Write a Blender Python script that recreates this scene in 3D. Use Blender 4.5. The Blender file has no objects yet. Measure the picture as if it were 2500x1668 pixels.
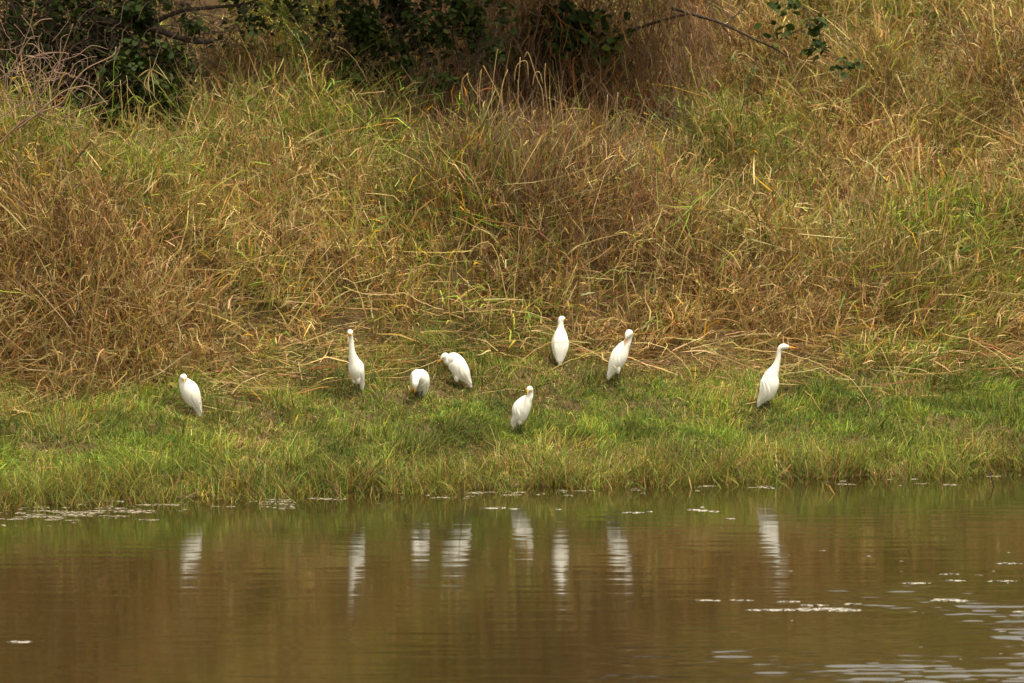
import bpy, math, random
import numpy as np
from mathutils import Vector, Matrix

random.seed(7)
rng = np.random.default_rng(7)
scene = bpy.context.scene
COL = scene.collection

# ------------------------------------------------------------------ camera
CAM = np.array([0.0, -40.0, 4.0])
PITCH = math.radians(3.94)
FPX = 12600.0                      # focal length in pixels of the 2500 px wide photograph
cam_d = bpy.data.cameras.new('camera')
cam_d.sensor_width = 36.0
cam_d.lens = FPX / 2500.0 * 36.0
cam_d.clip_start = 0.5
cam_d.clip_end = 2000.0
cam_d.dof.use_dof = True
cam_d.dof.focus_distance = 43.0
cam_d.dof.aperture_fstop = 5.0
cam = bpy.data.objects.new('camera', cam_d)
COL.objects.link(cam)
cam.location = CAM
cam.rotation_euler = (math.pi / 2 - PITCH, 0, 0)
scene.camera = cam

# ------------------------------------------------------------------ sky, sun, exposure
SUN_EL, SUN_AZ = math.radians(70), math.radians(140)     # azimuth clockwise from +y: high, to the right of the viewer
w = bpy.data.worlds.new('World')
scene.world = w
w.use_nodes = True
nt = w.node_tree
nt.nodes.clear()
out = nt.nodes.new('ShaderNodeOutputWorld')
bg = nt.nodes.new('ShaderNodeBackground')
sky = nt.nodes.new('ShaderNodeTexSky')
sky.sky_type = 'NISHITA'
sky.sun_disc = False
sky.sun_elevation = SUN_EL
sky.sun_rotation = SUN_AZ
sky.air_density = 1.0
sky.dust_density = 4.0
hs = nt.nodes.new('ShaderNodeHueSaturation')
hs.inputs['Saturation'].default_value = 0.0
tint = nt.nodes.new('ShaderNodeMix')
tint.data_type = 'RGBA'
tint.blend_type = 'MULTIPLY'
tint.inputs[0].default_value = 1.0
tint.inputs[7].default_value = (1.0, 0.94, 0.81, 1)
nt.links.new(sky.outputs[0], hs.inputs['Color'])
nt.links.new(hs.outputs[0], tint.inputs[6])
nt.links.new(tint.outputs[2], bg.inputs[0])
bg.inputs[1].default_value = 0.11
nt.links.new(bg.outputs[0], out.inputs[0])

sun_d = bpy.data.lights.new('sun', 'SUN')
sun_d.energy = 1.5
sun_d.angle = math.radians(10)
sun_d.color = (1.0, 0.90, 0.74)
sun = bpy.data.objects.new('sun', sun_d)
COL.objects.link(sun)
sdir = Vector((math.sin(SUN_AZ) * math.cos(SUN_EL), math.cos(SUN_AZ) * math.cos(SUN_EL), math.sin(SUN_EL)))
sun.rotation_euler = sdir.to_track_quat('Z', 'Y').to_euler()

scene.view_settings.view_transform = 'Standard'
scene.view_settings.look = 'None'
scene.view_settings.gamma = 1.0
scene.view_settings.use_curve_mapping = False
scene.view_settings.exposure = 1.44
scene.cycles.use_denoising = True
scene.cycles.max_bounces = 6
scene.cycles.diffuse_bounces = 3
scene.cycles.glossy_bounces = 3
scene.cycles.transmission_bounces = 3
scene.cycles.caustics_reflective = False
scene.cycles.caustics_refractive = False

# ------------------------------------------------------------------ maths helpers
def make_noise(seed):
    r = np.random.default_rng(seed)
    P = r.permutation(256)
    T = r.random(256)
    def n(x, y):
        x = np.asarray(x, float); y = np.asarray(y, float)
        xi = np.floor(x).astype(int); yi = np.floor(y).astype(int)
        fx = x - xi; fy = y - yi
        ux = fx * fx * fx * (fx * (fx * 6 - 15) + 10); uy = fy * fy * fy * (fy * (fy * 6 - 15) + 10)
        def h(a, b): return T[(P[a & 255] + b) & 255]
        a = h(xi, yi); b = h(xi + 1, yi); c = h(xi, yi + 1); d = h(xi + 1, yi + 1)
        return (a + (b - a) * ux) * (1 - uy) + (c + (d - c) * ux) * uy
    return n
N1, N2, N3, N4, N5, N6 = [make_noise(s) for s in (11, 22, 33, 44, 55, 66)]
def fbm(n, x, y, o=3):
    v = 0; a = 0.5; t = 0
    for i in range(o):
        v = v + a * n(x * 2 ** i + 17.3 * i, y * 2 ** i + 9.1 * i); t += a; a *= 0.5
    return v / t

def smooth(a, b, x):
    t = np.clip((np.asarray(x, float) - a) / (b - a), 0, 1)
    return t * t * (3 - 2 * t)

def shore(x):
    x = np.asarray(x, float)
    return 0.355 * x + 0.30 * (N1(x * 0.55 + 3.2, 0.5 + 0 * x) - 0.5) + 0.18 * (N2(x * 1.7, 4.5 + 0 * x) - 0.5) + 0.60

PD = np.array([-80, -10, -2, 0.0, 0.6, 1.3, 2.3, 3.0, 3.6, 4.25, 4.80, 6.0, 8.0, 10.0, 12.0, 13.5, 16, 24, 60, 400])
PZ = np.array([-4, -1.4, -.35, -.09, 0.0, .14, .34, .48, .66, .84, 1.44, 1.74, 2.40, 3.15, 3.80, 4.05, 4.2, 4.3, 4.6, 6.0])
def terrain(x, y):
    x = np.asarray(x, float); y = np.asarray(y, float)
    d = y - shore(np.clip(x, -9, 9))
    d = d + smooth(3.4, 4.4, d) * smooth(9, 6, d) * 1.0 * (fbm(N1, x * 0.55 + 11, y * 0.3, 2) - 0.5)
    z = 0
    for o in (-0.2, 0, 0.2):
        z = z + np.interp(d + o, PD, PZ) / 3.0
    z = z + smooth(0.2, 1.5, d) * (0.12 * (fbm(N3, x * 1.1, y * 1.1) - 0.5) + 0.22 * (fbm(N2, x * 2.6 + 7, y * 2.6, 2) - 0.5))
    z = z + smooth(3.5, 6, d) * (1.8 * (fbm(N4, x * 0.95 + 5, y * 0.8) - 0.48) + .75 * (fbm(N6, x * 1.9 + 15, y * 1.7, 2) - 0.5))
    return z

_c, _s = math.cos(PITCH), math.sin(PITCH)
FWD = np.array([0, _c, -_s]); UP = np.array([0, _s, _c])
def ray(px, py):
    v = FWD + np.array([1.0, 0, 0]) * ((px - 1250) / FPX) + UP * ((834 - py) / FPX)
    return v / v[1]                       # unit step in world y
def at(px, py, y):
    return CAM + ray(px, py) * (y - CAM[1])
def ground_at(px, py):
    r = ray(px, py)
    ys = np.linspace(-14, 16, 3001)
    P = CAM[None, :] + r[None, :] * (ys - CAM[1])[:, None]
    below = P[:, 2] <= np.maximum(terrain(P[:, 0], P[:, 1]), 0)
    i = int(np.argmax(below)) if below.any() else len(ys) - 1
    p = P[i].copy()
    return p
def project(P):
    Q = P - CAM
    dep = Q @ FWD
    return 1250 + FPX * Q[:, 0] / dep, 834 - FPX * (Q @ UP) / dep

# ------------------------------------------------------------------ object helpers
def tag(o, label=None, cat=None, group=None, kind=None):
    if label: o['label'] = label
    if cat: o['category'] = cat
    if group: o['group'] = group
    if kind: o['kind'] = kind
    return o
def empty(name, loc, label, cat, group=None):
    o = bpy.data.objects.new(name, None)
    COL.objects.link(o)
    o.location = loc
    o.empty_display_size = 0.1
    return tag(o, label, cat, group)
def link(name, me, mat=None, parent=None, local=True):
    """link a mesh; its coordinates are world ones unless local and parent: then relative to the parent's base"""
    if mat is not None and len(me.materials) == 0: me.materials.append(mat)
    o = bpy.data.objects.new(name, me)
    COL.objects.link(o)
    if parent is not None:
        o.parent = parent
    return o
def raw_mesh(name, V, counts, idx, C=None, smooth_shade=False):
    me = bpy.data.meshes.new(name)
    V = np.asarray(V, np.float32).reshape(-1, 3)
    counts = np.asarray(counts, np.int32); idx = np.asarray(idx, np.int32)
    me.vertices.add(len(V)); me.vertices.foreach_set('co', V.ravel())
    me.loops.add(len(idx)); me.loops.foreach_set('vertex_index', idx)
    me.polygons.add(len(counts))
    st = np.zeros(len(counts), np.int32); st[1:] = np.cumsum(counts)[:-1]
    me.polygons.foreach_set('loop_start', st)
    if smooth_shade: me.polygons.foreach_set('use_smooth', np.ones(len(counts), bool))
    me.update(calc_edges=True)
    if C is not None:
        a = me.color_attributes.new('Col', 'FLOAT_COLOR', 'POINT')
        cc = np.ones((len(V), 4), np.float32); cc[:, :3] = np.asarray(C).reshape(-1, 3)
        a.data.foreach_set('color', cc.ravel())
    return me
def norm(v): return v / np.maximum(np.linalg.norm(v, axis=-1, keepdims=True), 1e-9)

def strips(base, dirs, L, side, width, c0, c1, taper=None):
    """base N,3; dirs N,K,3 unit; L N; side N,3; width N; colours N,3 root and tip -> V, counts, idx, C"""
    Nn, K = dirs.shape[:2]
    P = np.zeros((Nn, K + 1, 3)); P[:, 0] = base
    P[:, 1:] = base[:, None] + np.cumsum(dirs * (L / K)[:, None, None], axis=1)
    if taper is None: taper = np.linspace(1, 0.35, K)
    V = np.zeros((Nn, 2 * K + 1, 3)); C = np.zeros((Nn, 2 * K + 1, 3))
    for k in range(K):
        off = side * (width * taper[k] * 0.5)[:, None]
        V[:, 2 * k] = P[:, k] - off; V[:, 2 * k + 1] = P[:, k] + off
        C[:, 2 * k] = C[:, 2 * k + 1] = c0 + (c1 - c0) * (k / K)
    V[:, 2 * K] = P[:, K]; C[:, 2 * K] = c1
    one = []; cnt = []
    for k in range(K - 1):
        one += [2 * k, 2 * k + 1, 2 * k + 3, 2 * k + 2]; cnt.append(4)
    one += [2 * K - 2, 2 * K - 1, 2 * K]; cnt.append(3)
    one = np.array(one)
    idx = (np.arange(Nn)[:, None] * (2 * K + 1) + one[None]).ravel()
    counts = np.tile(cnt, Nn)
    return V.reshape(-1, 3), counts, idx, C.reshape(-1, 3)
class Mass:
    def __init__(s): s.V = []; s.c = []; s.i = []; s.C = []; s.n = 0
    def add(s, V, c, i, C):
        s.V.append(V); s.c.append(c); s.i.append(i + s.n); s.C.append(C); s.n += len(V)
    def mesh(s, name, sm=False):
        return raw_mesh(name, np.concatenate(s.V), np.concatenate(s.c), np.concatenate(s.i), np.concatenate(s.C), sm)

def catmull(pts, sub):
    pts = np.asarray(pts, float)
    n = len(pts); outp = []
    ext = np.vstack([2 * pts[0] - pts[1], pts, 2 * pts[-1] - pts[-2]])
    for i in range(n - 1):
        p0, p1, p2, p3 = ext[i:i + 4]
        for k in range(sub):
            t = k / sub
            outp.append(0.5 * (2 * p1 + (p2 - p0) * t + (2 * p0 - 5 * p1 + 4 * p2 - p3) * t * t + (3 * p1 - p0 - 3 * p2 + p3) * t ** 3))
    outp.append(pts[-1])
    return np.array(outp)
def frames(P, n0):
    T = norm(np.gradient(P, axis=0))
    Nn = np.zeros_like(P)
    n = np.asarray(n0, float)
    for i in range(len(P)):
        n = n - T[i] * (n @ T[i]); n = n / np.linalg.norm(n); Nn[i] = n
    return T, Nn, np.cross(T, Nn)
def tube(P, R, col0, col1=None, sides=5):
    P = np.asarray(P, float); R = np.asarray(R, float)
    T = norm(np.gradient(P, axis=0))
    a = np.array([0.31, -0.9, 0.3]) if abs(T[0][1]) < 0.8 else np.array([1.0, 0.1, 0.1])
    _, A, B = frames(P, a)
    th = np.arange(sides) / sides * 2 * math.pi
    V = P[:, None] + R[:, None, None] * (np.cos(th)[None, :, None] * A[:, None] + np.sin(th)[None, :, None] * B[:, None])
    n = len(P); idx = []; cnt = []
    for i in range(n - 1):
        for k in range(sides):
            k2 = (k + 1) % sides
            idx += [i * sides + k, i * sides + k2, (i + 1) * sides + k2, (i + 1) * sides + k]; cnt.append(4)
    idx += list(range(sides))[::-1]; cnt.append(sides)
    idx += [(n - 1) * sides + k for k in range(sides)]; cnt.append(sides)
    col0 = np.asarray(col0, float); col1 = col0 if col1 is None else np.asarray(col1, float)
    t = np.linspace(0, 1, n)[:, None, None]
    C = np.broadcast_to(col0 * (1 - t) + col1 * t, (n, sides, 3))
    return V.reshape(-1, 3), np.array(cnt), np.array(idx), np.array(C).reshape(-1, 3)

# ------------------------------------------------------------------ materials
def new_mat(name):
    m = bpy.data.materials.new(name); m.use_nodes = True
    t = m.node_tree; t.nodes.clear()
    o = t.nodes.new('ShaderNodeOutputMaterial')
    return m, t, o
def blade_mat(name, trans=0.3, rough=0.6, spec=0.25, obj_ramp=None):
    m, t, o = new_mat(name)
    if obj_ramp:
        oi = t.nodes.new('ShaderNodeObjectInfo')
        cr = t.nodes.new('ShaderNodeValToRGB')
        while len(cr.color_ramp.elements) < len(obj_ramp): cr.color_ramp.elements.new(0.5)
        for i, c in enumerate(obj_ramp):
            cr.color_ramp.elements[i].position = i / (len(obj_ramp) - 1); cr.color_ramp.elements[i].color = (*c, 1)
        t.links.new(oi.outputs['Random'], cr.inputs[0]); src = cr.outputs[0]
        nz = t.nodes.new('ShaderNodeTexNoise'); nz.inputs['Scale'].default_value = 60
        tc = t.nodes.new('ShaderNodeTexCoord'); t.links.new(tc.outputs['Object'], nz.inputs['Vector'])
        mx = t.nodes.new('ShaderNodeMix'); mx.data_type = 'RGBA'; mx.blend_type = 'MULTIPLY'
        mp = t.nodes.new('ShaderNodeMapRange'); mp.inputs[3].default_value = 0.7; mp.inputs[4].default_value = 1.25
        t.links.new(nz.outputs[0], mp.inputs[0])
        mx.inputs[0].default_value = 1; t.links.new(src, mx.inputs[6]); t.links.new(mp.outputs[0], mx.inputs[7]); src = mx.outputs[2]
    else:
        a = t.nodes.new('ShaderNodeAttribute'); a.attribute_name = 'Col'; src = a.outputs['Color']
    p = t.nodes.new('ShaderNodeBsdfPrincipled')
    p.inputs['Roughness'].default_value = rough
    p.inputs['Specular IOR Level'].default_value = spec
    t.links.new(src, p.inputs['Base Color'])
    if trans > 0:
        tr = t.nodes.new('ShaderNodeBsdfTranslucent'); t.links.new(src, tr.inputs[0])
        mix = t.nodes.new('ShaderNodeMixShader'); mix.inputs[0].default_value = trans
        t.links.new(p.outputs[0], mix.inputs[1]); t.links.new(tr.outputs[0], mix.inputs[2])
        t.links.new(mix.outputs[0], o.inputs[0])
    else:
        t.links.new(p.outputs[0], o.inputs[0])
    return m
M_GRASS = blade_mat('grass_blades', 0.30, 0.6, 0.25)
M_STEM = blade_mat('dry_stems', 0.0, 0.7, 0.2)
M_LEAFMASS = blade_mat('leaf_mass', 0.25, 0.6, 0.12)
M_LEAF = blade_mat('shrub_leaf', 0.25, 0.6, 0.12, [(.020, .034, .007), (.032, .054, .010), (.038, .060, .014), (.075, .095, .014), (.024, .042, .009), (.045, .062, .018)])
M_WEEDLEAF = blade_mat('weed_leaf', 0.25, 0.65, 0.1, [(.07, .105, .035), (.10, .135, .05), (.055, .09, .028), (.13, .15, .06)])

def noise_mat(name, c0, c1, scale, rough=0.9, bump=0.3, stretch=None, spec=0.3, bdist=0.02, sss=0):
    m, t, o = new_mat(name)
    tc = t.nodes.new('ShaderNodeTexCoord'); mp = t.nodes.new('ShaderNodeMapping')
    if stretch: mp.inputs['Scale'].default_value = stretch
    t.links.new(tc.outputs['Object'], mp.inputs[0])
    nz = t.nodes.new('ShaderNodeTexNoise'); nz.inputs['Scale'].default_value = scale; nz.inputs['Detail'].default_value = 6
    t.links.new(mp.outputs[0], nz.inputs['Vector'])
    cr = t.nodes.new('ShaderNodeValToRGB')
    cr.color_ramp.elements[0].position = .3; cr.color_ramp.elements[0].color = (*c0, 1)
    cr.color_ramp.elements[1].position = .7; cr.color_ramp.elements[1].color = (*c1, 1)
    t.links.new(nz.outputs[0], cr.inputs[0])
    p = t.nodes.new('ShaderNodeBsdfPrincipled')
    p.inputs['Roughness'].default_value = rough; p.inputs['Specular IOR Level'].default_value = spec
    t.links.new(cr.outputs[0], p.inputs['Base Color'])
    if bump:
        b = t.nodes.new('ShaderNodeBump'); b.inputs['Strength'].default_value = bump; b.inputs['Distance'].default_value = bdist
        t.links.new(nz.outputs[0], b.inputs['Height']); t.links.new(b.outputs[0], p.inputs['Normal'])
    if sss:
        p.inputs['Subsurface Weight'].default_value = sss; p.inputs['Subsurface Radius'].default_value = (.02, .016, .012); p.inputs['Subsurface Scale'].default_value = 0.3
    t.links.new(p.outputs[0], o.inputs[0])
    return m
M_SOIL = noise_mat('bank_soil', (.05, .032, .014), (.12, .075, .03), 6, 0.95, 0.6)
M_FEATHER = noise_mat('white_feathers', (.70, .68, .61), (.79, .77, .71), 55, 0.75, 0.35, (1, 1, 0.25), 0.2, 0.004)
M_BEAK = noise_mat('orange_beak', (.78, .27, .02), (.85, .36, .04), 90, 0.45, 0.05)
M_LEG = noise_mat('dark_leg', (.03, .028, .024), (.06, .052, .04), 120, 0.6, 0.2)
M_EYE = noise_mat('yellow_eye', (.55, .33, .04), (.60, .40, .06), 100, 0.2, 0)
M_PUPIL = noise_mat('black_pupil', (.005, .005, .005), (.01, .01, .01), 100, 0.15, 0)
M_LORE = noise_mat('bare_skin', (.60, .34, .14), (.66, .42, .22), 100, 0.6, 0.1)
M_BARK = noise_mat('dark_bark', (.02, .015, .011), (.06, .043, .03), 40, 0.9, 0.6, (1, 1, .3))
M_FOAM = noise_mat('foam', (.26, .23, .18), (.52, .49, .42), 45, 0.6, 0.8)
M_SCUM = noise_mat('pale_scum', (.11, .09, .05), (.36, .31, .22), 25, 0.8, 0.7)

for m, lo, hi in ((M_FOAM, .40, .62), (M_SCUM, .40, .60)):
    t = m.node_tree
    o = next(n for n in t.nodes if n.type == 'OUTPUT_MATERIAL'); p = next(n for n in t.nodes if n.type == 'BSDF_PRINCIPLED')
    tc = t.nodes.new('ShaderNodeTexCoord')
    nz = t.nodes.new('ShaderNodeTexNoise'); nz.inputs['Scale'].default_value = 28; nz.inputs['Detail'].default_value = 5
    mr = t.nodes.new('ShaderNodeMapRange'); mr.inputs[1].default_value = lo; mr.inputs[2].default_value = hi
    t.links.new(tc.outputs['Object'], nz.inputs['Vector']); t.links.new(nz.outputs[0], mr.inputs[0]); t.links.new(mr.outputs[0], p.inputs['Alpha'])

# water: turbid brown body under a clear surface; the waves are real geometry
m, t, o = new_mat('pond_water')
p = t.nodes.new('ShaderNodeBsdfPrincipled')
tc = t.nodes.new('ShaderNodeTexCoord')
nz = t.nodes.new('ShaderNodeTexNoise'); nz.inputs['Scale'].default_value = 0.5; nz.inputs['Detail'].default_value = 4
cr = t.nodes.new('ShaderNodeValToRGB')
cr.color_ramp.elements[0].position = .3; cr.color_ramp.elements[0].color = (.011, .0075, .0022, 1)
cr.color_ramp.elements[1].position = .7; cr.color_ramp.elements[1].color = (.017, .011, .0033, 1)
t.links.new(tc.outputs['Object'], nz.inputs['Vector']); t.links.new(nz.outputs[0], cr.inputs[0]); t.links.new(cr.outputs[0], p.inputs['Base Color'])
p.inputs['Roughness'].default_value = 0.065
p.inputs['IOR'].default_value = 1.333
t.links.new(p.outputs[0], o.inputs[0])
M_WATER = m

# ------------------------------------------------------------------ the bank (one sheet to the horizon) and the water
def grid_mesh(name, xs, ys, zf):
    X, Y = np.meshgrid(xs, ys)
    Z = zf(X, Y)
    V = np.stack([X, Y, Z], -1).reshape(-1, 3)
    nx, ny = len(xs), len(ys)
    a = (np.arange(ny - 1)[:, None] * nx + np.arange(nx - 1)[None]).ravel()
    idx = np.stack([a, a + 1, a + 1 + nx, a + nx], -1).ravel()
    return raw_mesh(name, V, np.full(len(a), 4), idx, None, True)
xs = np.concatenate([[-400, -200, -100, -50, -25, -14], np.arange(-9, 9.01, 0.1), [14, 25, 50, 100, 200, 400]])
ys = np.concatenate([[-70, -50, -30, -18, -10, -6], np.arange(-4, 16.01, 0.1), [17, 19, 22, 27, 35, 50, 80, 130, 220, 400]])
bank = link('bank', grid_mesh('bank', xs, ys, terrain), M_SOIL)
tag(bank, 'sloping earth bank rising from the pond under the grass', kind='structure')

def waves(X, Y):
    gust = 0.45 + 0.35 * fbm(N5, X * 0.35, Y * 0.25, 2)
    rough_patch = smooth(1.0, 3.3, X - 0.25 * (Y + 6)) * smooth(-3.6, -9.0, Y)
    near = smooth(0.0, -3.0, Y - 0.36 * X)
    A = (0.20 + 0.8 * near) * gust * (1 - .5 * rough_patch)
    B = 1.8 * rough_patch * (0.22 + 1.3 * smooth(.35, .65, fbm(N6, X * 0.8, Y * 0.5, 2)))
    warp = 0.25 * N2(X * 0.9, Y * 0.9)
    h = (N1(X * 1.6 + 3, (Y + warp) * 5.5) - .5) * 0.0030 + (N2(X * 2.6, (Y + warp * .6) * 10.0) - .5) * 0.0019 + (N3(X * 5.0, Y * 19.0) - .5) * 0.0007
    g = (N4(X * 4.6 + 9, (Y + warp) * 9.0) - .5) * 0.0060 + (N5(X * 9.0, Y * 19) - .5) * 0.0036
    return 0.78 * A * h + B * g
xs = np.concatenate([[-300, -120, -40, -15, -8], np.arange(-6.0, 6.01, 0.054), [8, 15, 40, 120, 300]])
ys = np.concatenate([[-69, -50, -35, -25, -18, -15], np.arange(-12.5, -3.0, 0.019), np.arange(-3.0, 3.5, 0.03), [4, 5]])
def water_z(X, Y):
    inside = (np.abs(X) <= 6.001) & (Y > -12.6) & (Y < 3.6)
    return np.where(inside, waves(X, Y), 0.0)
water = link('water', grid_mesh('water', xs, ys, water_z), M_WATER)
tag(water, 'brown rippled pond water reflecting the bank', kind='structure')

# ------------------------------------------------------------------ birds: where they stand
BIRD_FOOT = {1: (464, 1020), 2: (869, 968), 3: (1024, 977), 4: (1118, 953), 5: (1368, 896), 6: (1510, 943), 7: (1878, 1003), 8: (1271, 1064)}
FOOT = {k: ground_at(*v) for k, v in BIRD_FOOT.items()}

# ------------------------------------------------------------------ grass
PAL = {k: np.array(v) for k, v in dict(straw=(.49, .342, .118), pale=(.65, .485, .225), brown=(.185, .108, .042), rust=(.30, .13, .035),
    olive=(.19, .18, .035), ygreen=(.33, .37, .045), green=(.15, .25, .028), dgreen=(.045, .11, .018), yellow=(.58, .36, .025), mauve=(.24, .15, .095)).items()}
def pick(names, probs, n):
    """probs: (k,) or (n,k)"""
    M = np.stack([PAL[k] for k in names])
    probs = np.asarray(probs, float)
    if probs.ndim == 1: probs = np.tile(probs, (n, 1))
    cdf = np.cumsum(probs / probs.sum(1, keepdims=True), axis=1)
    j = (rng.random(n)[:, None] > cdf).sum(1).clip(0, len(names) - 1)
    c = M[j] * (0.72 + 0.56 * rng.random(n))[:, None]
    return c * (1 + 0.10 * rng.standard_normal((n, 3)))
def rand_side(d):
    return norm(np.cross(d, norm(rng.standard_normal(d.shape))))
def tilt_dir(az, ti):
    return np.stack([np.sin(ti) * np.cos(az), np.sin(ti) * np.sin(az), np.cos(ti)], -1)
def curved(d0, bend, K, wob=0.05):
    k = (np.arange(K) / max(K - 1, 1))[None, :, None]
    return norm(d0[:, None] + bend[:, None] * k * 1.6 + wob * rng.standard_normal((len(d0), K, 3)))

def blocks_bird(x, y, front=1.6, wid=0.26, back=0.12):
    b = np.zeros(len(x), bool)
    for f in FOOT.values():
        b |= (np.abs(x - f[0]) < wid) & (y > f[1] - front) & (y < f[1] + back)
    return b

# fields that describe the slope: how brown, how green, how bleached
def brown_field(x, d):
    v = 0.9 * fbm(N5, x * 0.7 + 2, d * 0.8, 3)
    def spot(cx, cd, rx, rd, a): return a * np.exp(-((x - cx) / rx) ** 2 - ((d - cd) / rd) ** 2)
    return v + spot(-3.4, 4.8, 1.1, .55, .6) + spot(-0.9, 4.7, .9, .6, .6) + spot(0.2, 7.6, 1.1, 1.2, .75) + spot(3.6, 6.6, 1.2, .8, .35) + spot(4.4, 9.3, 1.8, 1.8, .50) + spot(1.8, 9.2, 1.0, .9, .45) + spot(2.6, 4.8, .8, .5, .5)

def under_shrub(x, d):
    e = 0.5 * (N5(x * 1.6, 3.1 + 0 * x) - .5)
    left = smooth(-2.55, -3.0, x) * smooth(7.0, 7.35, d + e)
    mid = smooth(-1.9, -1.5, x) * smooth(2.1, 1.7, x) * smooth(7.35, 7.7, d + e)
    dead = .97 * np.exp(-(((x - .15) / 1.1) ** 4) - ((d - 6.9) / 1.55) ** 4)
    mid = np.maximum(mid, dead)
    gap = .7 * smooth(-3.0, -2.6, x) * smooth(-1.4, -1.8, x) * smooth(7.6, 8.0, d + e)
    mid = np.maximum(mid, gap)
    return np.maximum(left, mid)

# -- tall dry tussocks
def slope(x, y):
    return np.abs(terrain(x, y + .12) - terrain(x, y - .12)) / .24 + .5 * np.abs(terrain(x + .12, y) - terrain(x - .12, y)) / .24
def tall_grass():
    mass = Mass()
    n = 1330
    tx = rng.uniform(-6.1, 6.1, n); td = 3.3 + 10.0 * rng.random(n) ** 0.9
    sx = rng.uniform(-6.1, 6.1, 3000); sd = 3.6 + 9.0 * rng.random(3000)     # more of them on the steep faces, which show more ground
    sl = slope(sx, sd + shore(sx)); k = rng.random(3000) < .75 * smooth(.5, 1.1, sl)
    tx = np.concatenate([tx, sx[k]]); td = np.concatenate([td, sd[k]]); n = len(tx)
    ty = td + shore(tx)
    edge = 3.70 + 1.5 * (N2(tx * 0.9, 1.3 + 0 * tx) - .5) + 0.25 * (N3(tx * 2.7, 7 + 0 * tx) - .5) + 0.35 * np.exp(-((tx - 0.9) / 1.0) ** 2) - 0.35 * smooth(2.0, 4.0, -tx)
    keep = (td > edge) & (rng.random(n) > .93 * under_shrub(tx, td))
    tx, ty, td = tx[keep], ty[keep], td[keep]; n = len(tx)
    br = brown_field(tx, td)
    tall = smooth(.36, .62, fbm(N3, tx * .8 + 3, ty * .8 + 1, 2))
    size = 0.5 + 0.95 * rng.random(n) ** 1.5
    shade = (0.66 + 0.6 * rng.random(n)) * (.8 + .4 * smooth(.3, .7, fbm(N2, tx * 1.6 + 70, ty * 1.6, 2)))
    size *= 1 - .5 * smooth(-2.4, -3.0, tx) * smooth(5.9, 6.6, td)
    size *= (0.62 + 0.38 * smooth(0.0, 1.2, td - edge[keep])) * (.66 + .78 * tall)
    leanx = 1.1 * (fbm(N6, tx * 0.7, ty * 0.7, 2) - 0.5) * 2 + 0.35 * rng.standard_normal(n)
    leany = -0.30 + 0.35 * rng.standard_normal(n)
    gfrac = np.clip(0.33 + 1.25 * (fbm(N2, tx * 0.55 + 8, ty * 0.55, 3) - 0.5) * 2 - 0.55 * (br - 0.55), 0.03, 0.85)
    flat = smooth(0.62, 0.72, fbm(N4, tx * .6 + 30, ty * .9, 2)) + np.exp(-((tx - 3.6) / 1.1) ** 2 - ((td - 6.3) / .7) ** 2)
    nb = (50 + 68 * rng.random(n) * size + 36 * size).astype(int)
    ii = np.repeat(np.arange(n), nb); N = len(ii)
    r = 0.24 * np.sqrt(rng.random(N)) * size[ii]; a = rng.random(N) * 2 * math.pi
    bx = tx[ii] + r * np.cos(a) * 1.15; by = ty[ii] + r * np.sin(a)
    ok = ~blocks_bird(bx, by, 2.2, 0.2)
    # every blade: outward from the tussock, the tussock's lean, own randomness
    az = a + 0.7 * rng.standard_normal(N)
    ti = np.abs(rng.normal(0.22, 0.30, N)) + 0.7 * flat[ii] + (rng.random(N) < .35) * rng.uniform(.3, 1.0, N)
    d0 = tilt_dir(az, ti)
    d0[:, 0] += leanx[ii] * 0.42; d0[:, 1] += leany[ii] * 0.45
    d0[:, 2] *= (1 - 0.65 * np.clip(flat[ii], 0, 1))
    d0 = norm(d0)
    L = size[ii] * (0.30 + 0.50 * rng.random(N) ** 1.1)
    bend = np.stack([0.32 * rng.standard_normal(N) + 0.35 * leanx[ii], 0.32 * rng.standard_normal(N) - 0.12, -0.08 - 0.75 * rng.random(N) ** 2], -1)
    K = 4
    D = curved(d0, bend, K, 0.08)
    kink = rng.random(N) < 0.34                       # broken straws: a sharp bend at a node
    kn = rng.integers(1, K, N)
    nd = norm(np.stack([rng.standard_normal(N) * 1.2, rng.standard_normal(N) * .7 - .2, rng.standard_normal(N) * .5 - .35], -1))
    kk = np.arange(K)[None]
    D = np.where((kink[:, None] & (kk >= kn[:, None]))[..., None], norm(nd[:, None] + 0.05 * rng.standard_normal((N, K, 3))), D)
    P = np.stack([(1 - gfrac[ii]) * (1.0 - np.clip(br[ii] - .45, 0, .8)), (1 - gfrac[ii]) * (0.42 - 0.30 * np.clip(br[ii] - .35, 0, 1)), (1 - gfrac[ii]) * (0.25 + 1.5 * np.clip(br[ii] - .4, 0, 1.2)),
                  0.10 + 0.25 * np.clip(br[ii] - .5, 0, 1), gfrac[ii] * 0.5, gfrac[ii] * 0.65, gfrac[ii] * 0.65, gfrac[ii] * .25, 0.03 + 0.05 * gfrac[ii]], -1)
    P = np.clip(P, 0.002, None)
    c1 = pick(['straw', 'pale', 'brown', 'rust', 'olive', 'ygreen', 'green', 'dgreen', 'yellow'], P, N)
    c1 = c1 * shade[ii][:, None]
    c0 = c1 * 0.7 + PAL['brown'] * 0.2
    wdt = 0.0048 + 0.0065 * rng.random(N) ** 2
    wdt = np.where(rng.random(N) < 0.06, wdt * 2.0, wdt)
    z = terrain(bx, by) - 0.02
    base = np.stack([bx, by, z], -1)
    s = ok & (rng.random(N) < .62)
    lf = ok & ~s
    lf = np.concatenate([np.where(lf)[0], np.where(ok & (rng.random(N) < .45))[0]])
    M = len(lf)
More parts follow.
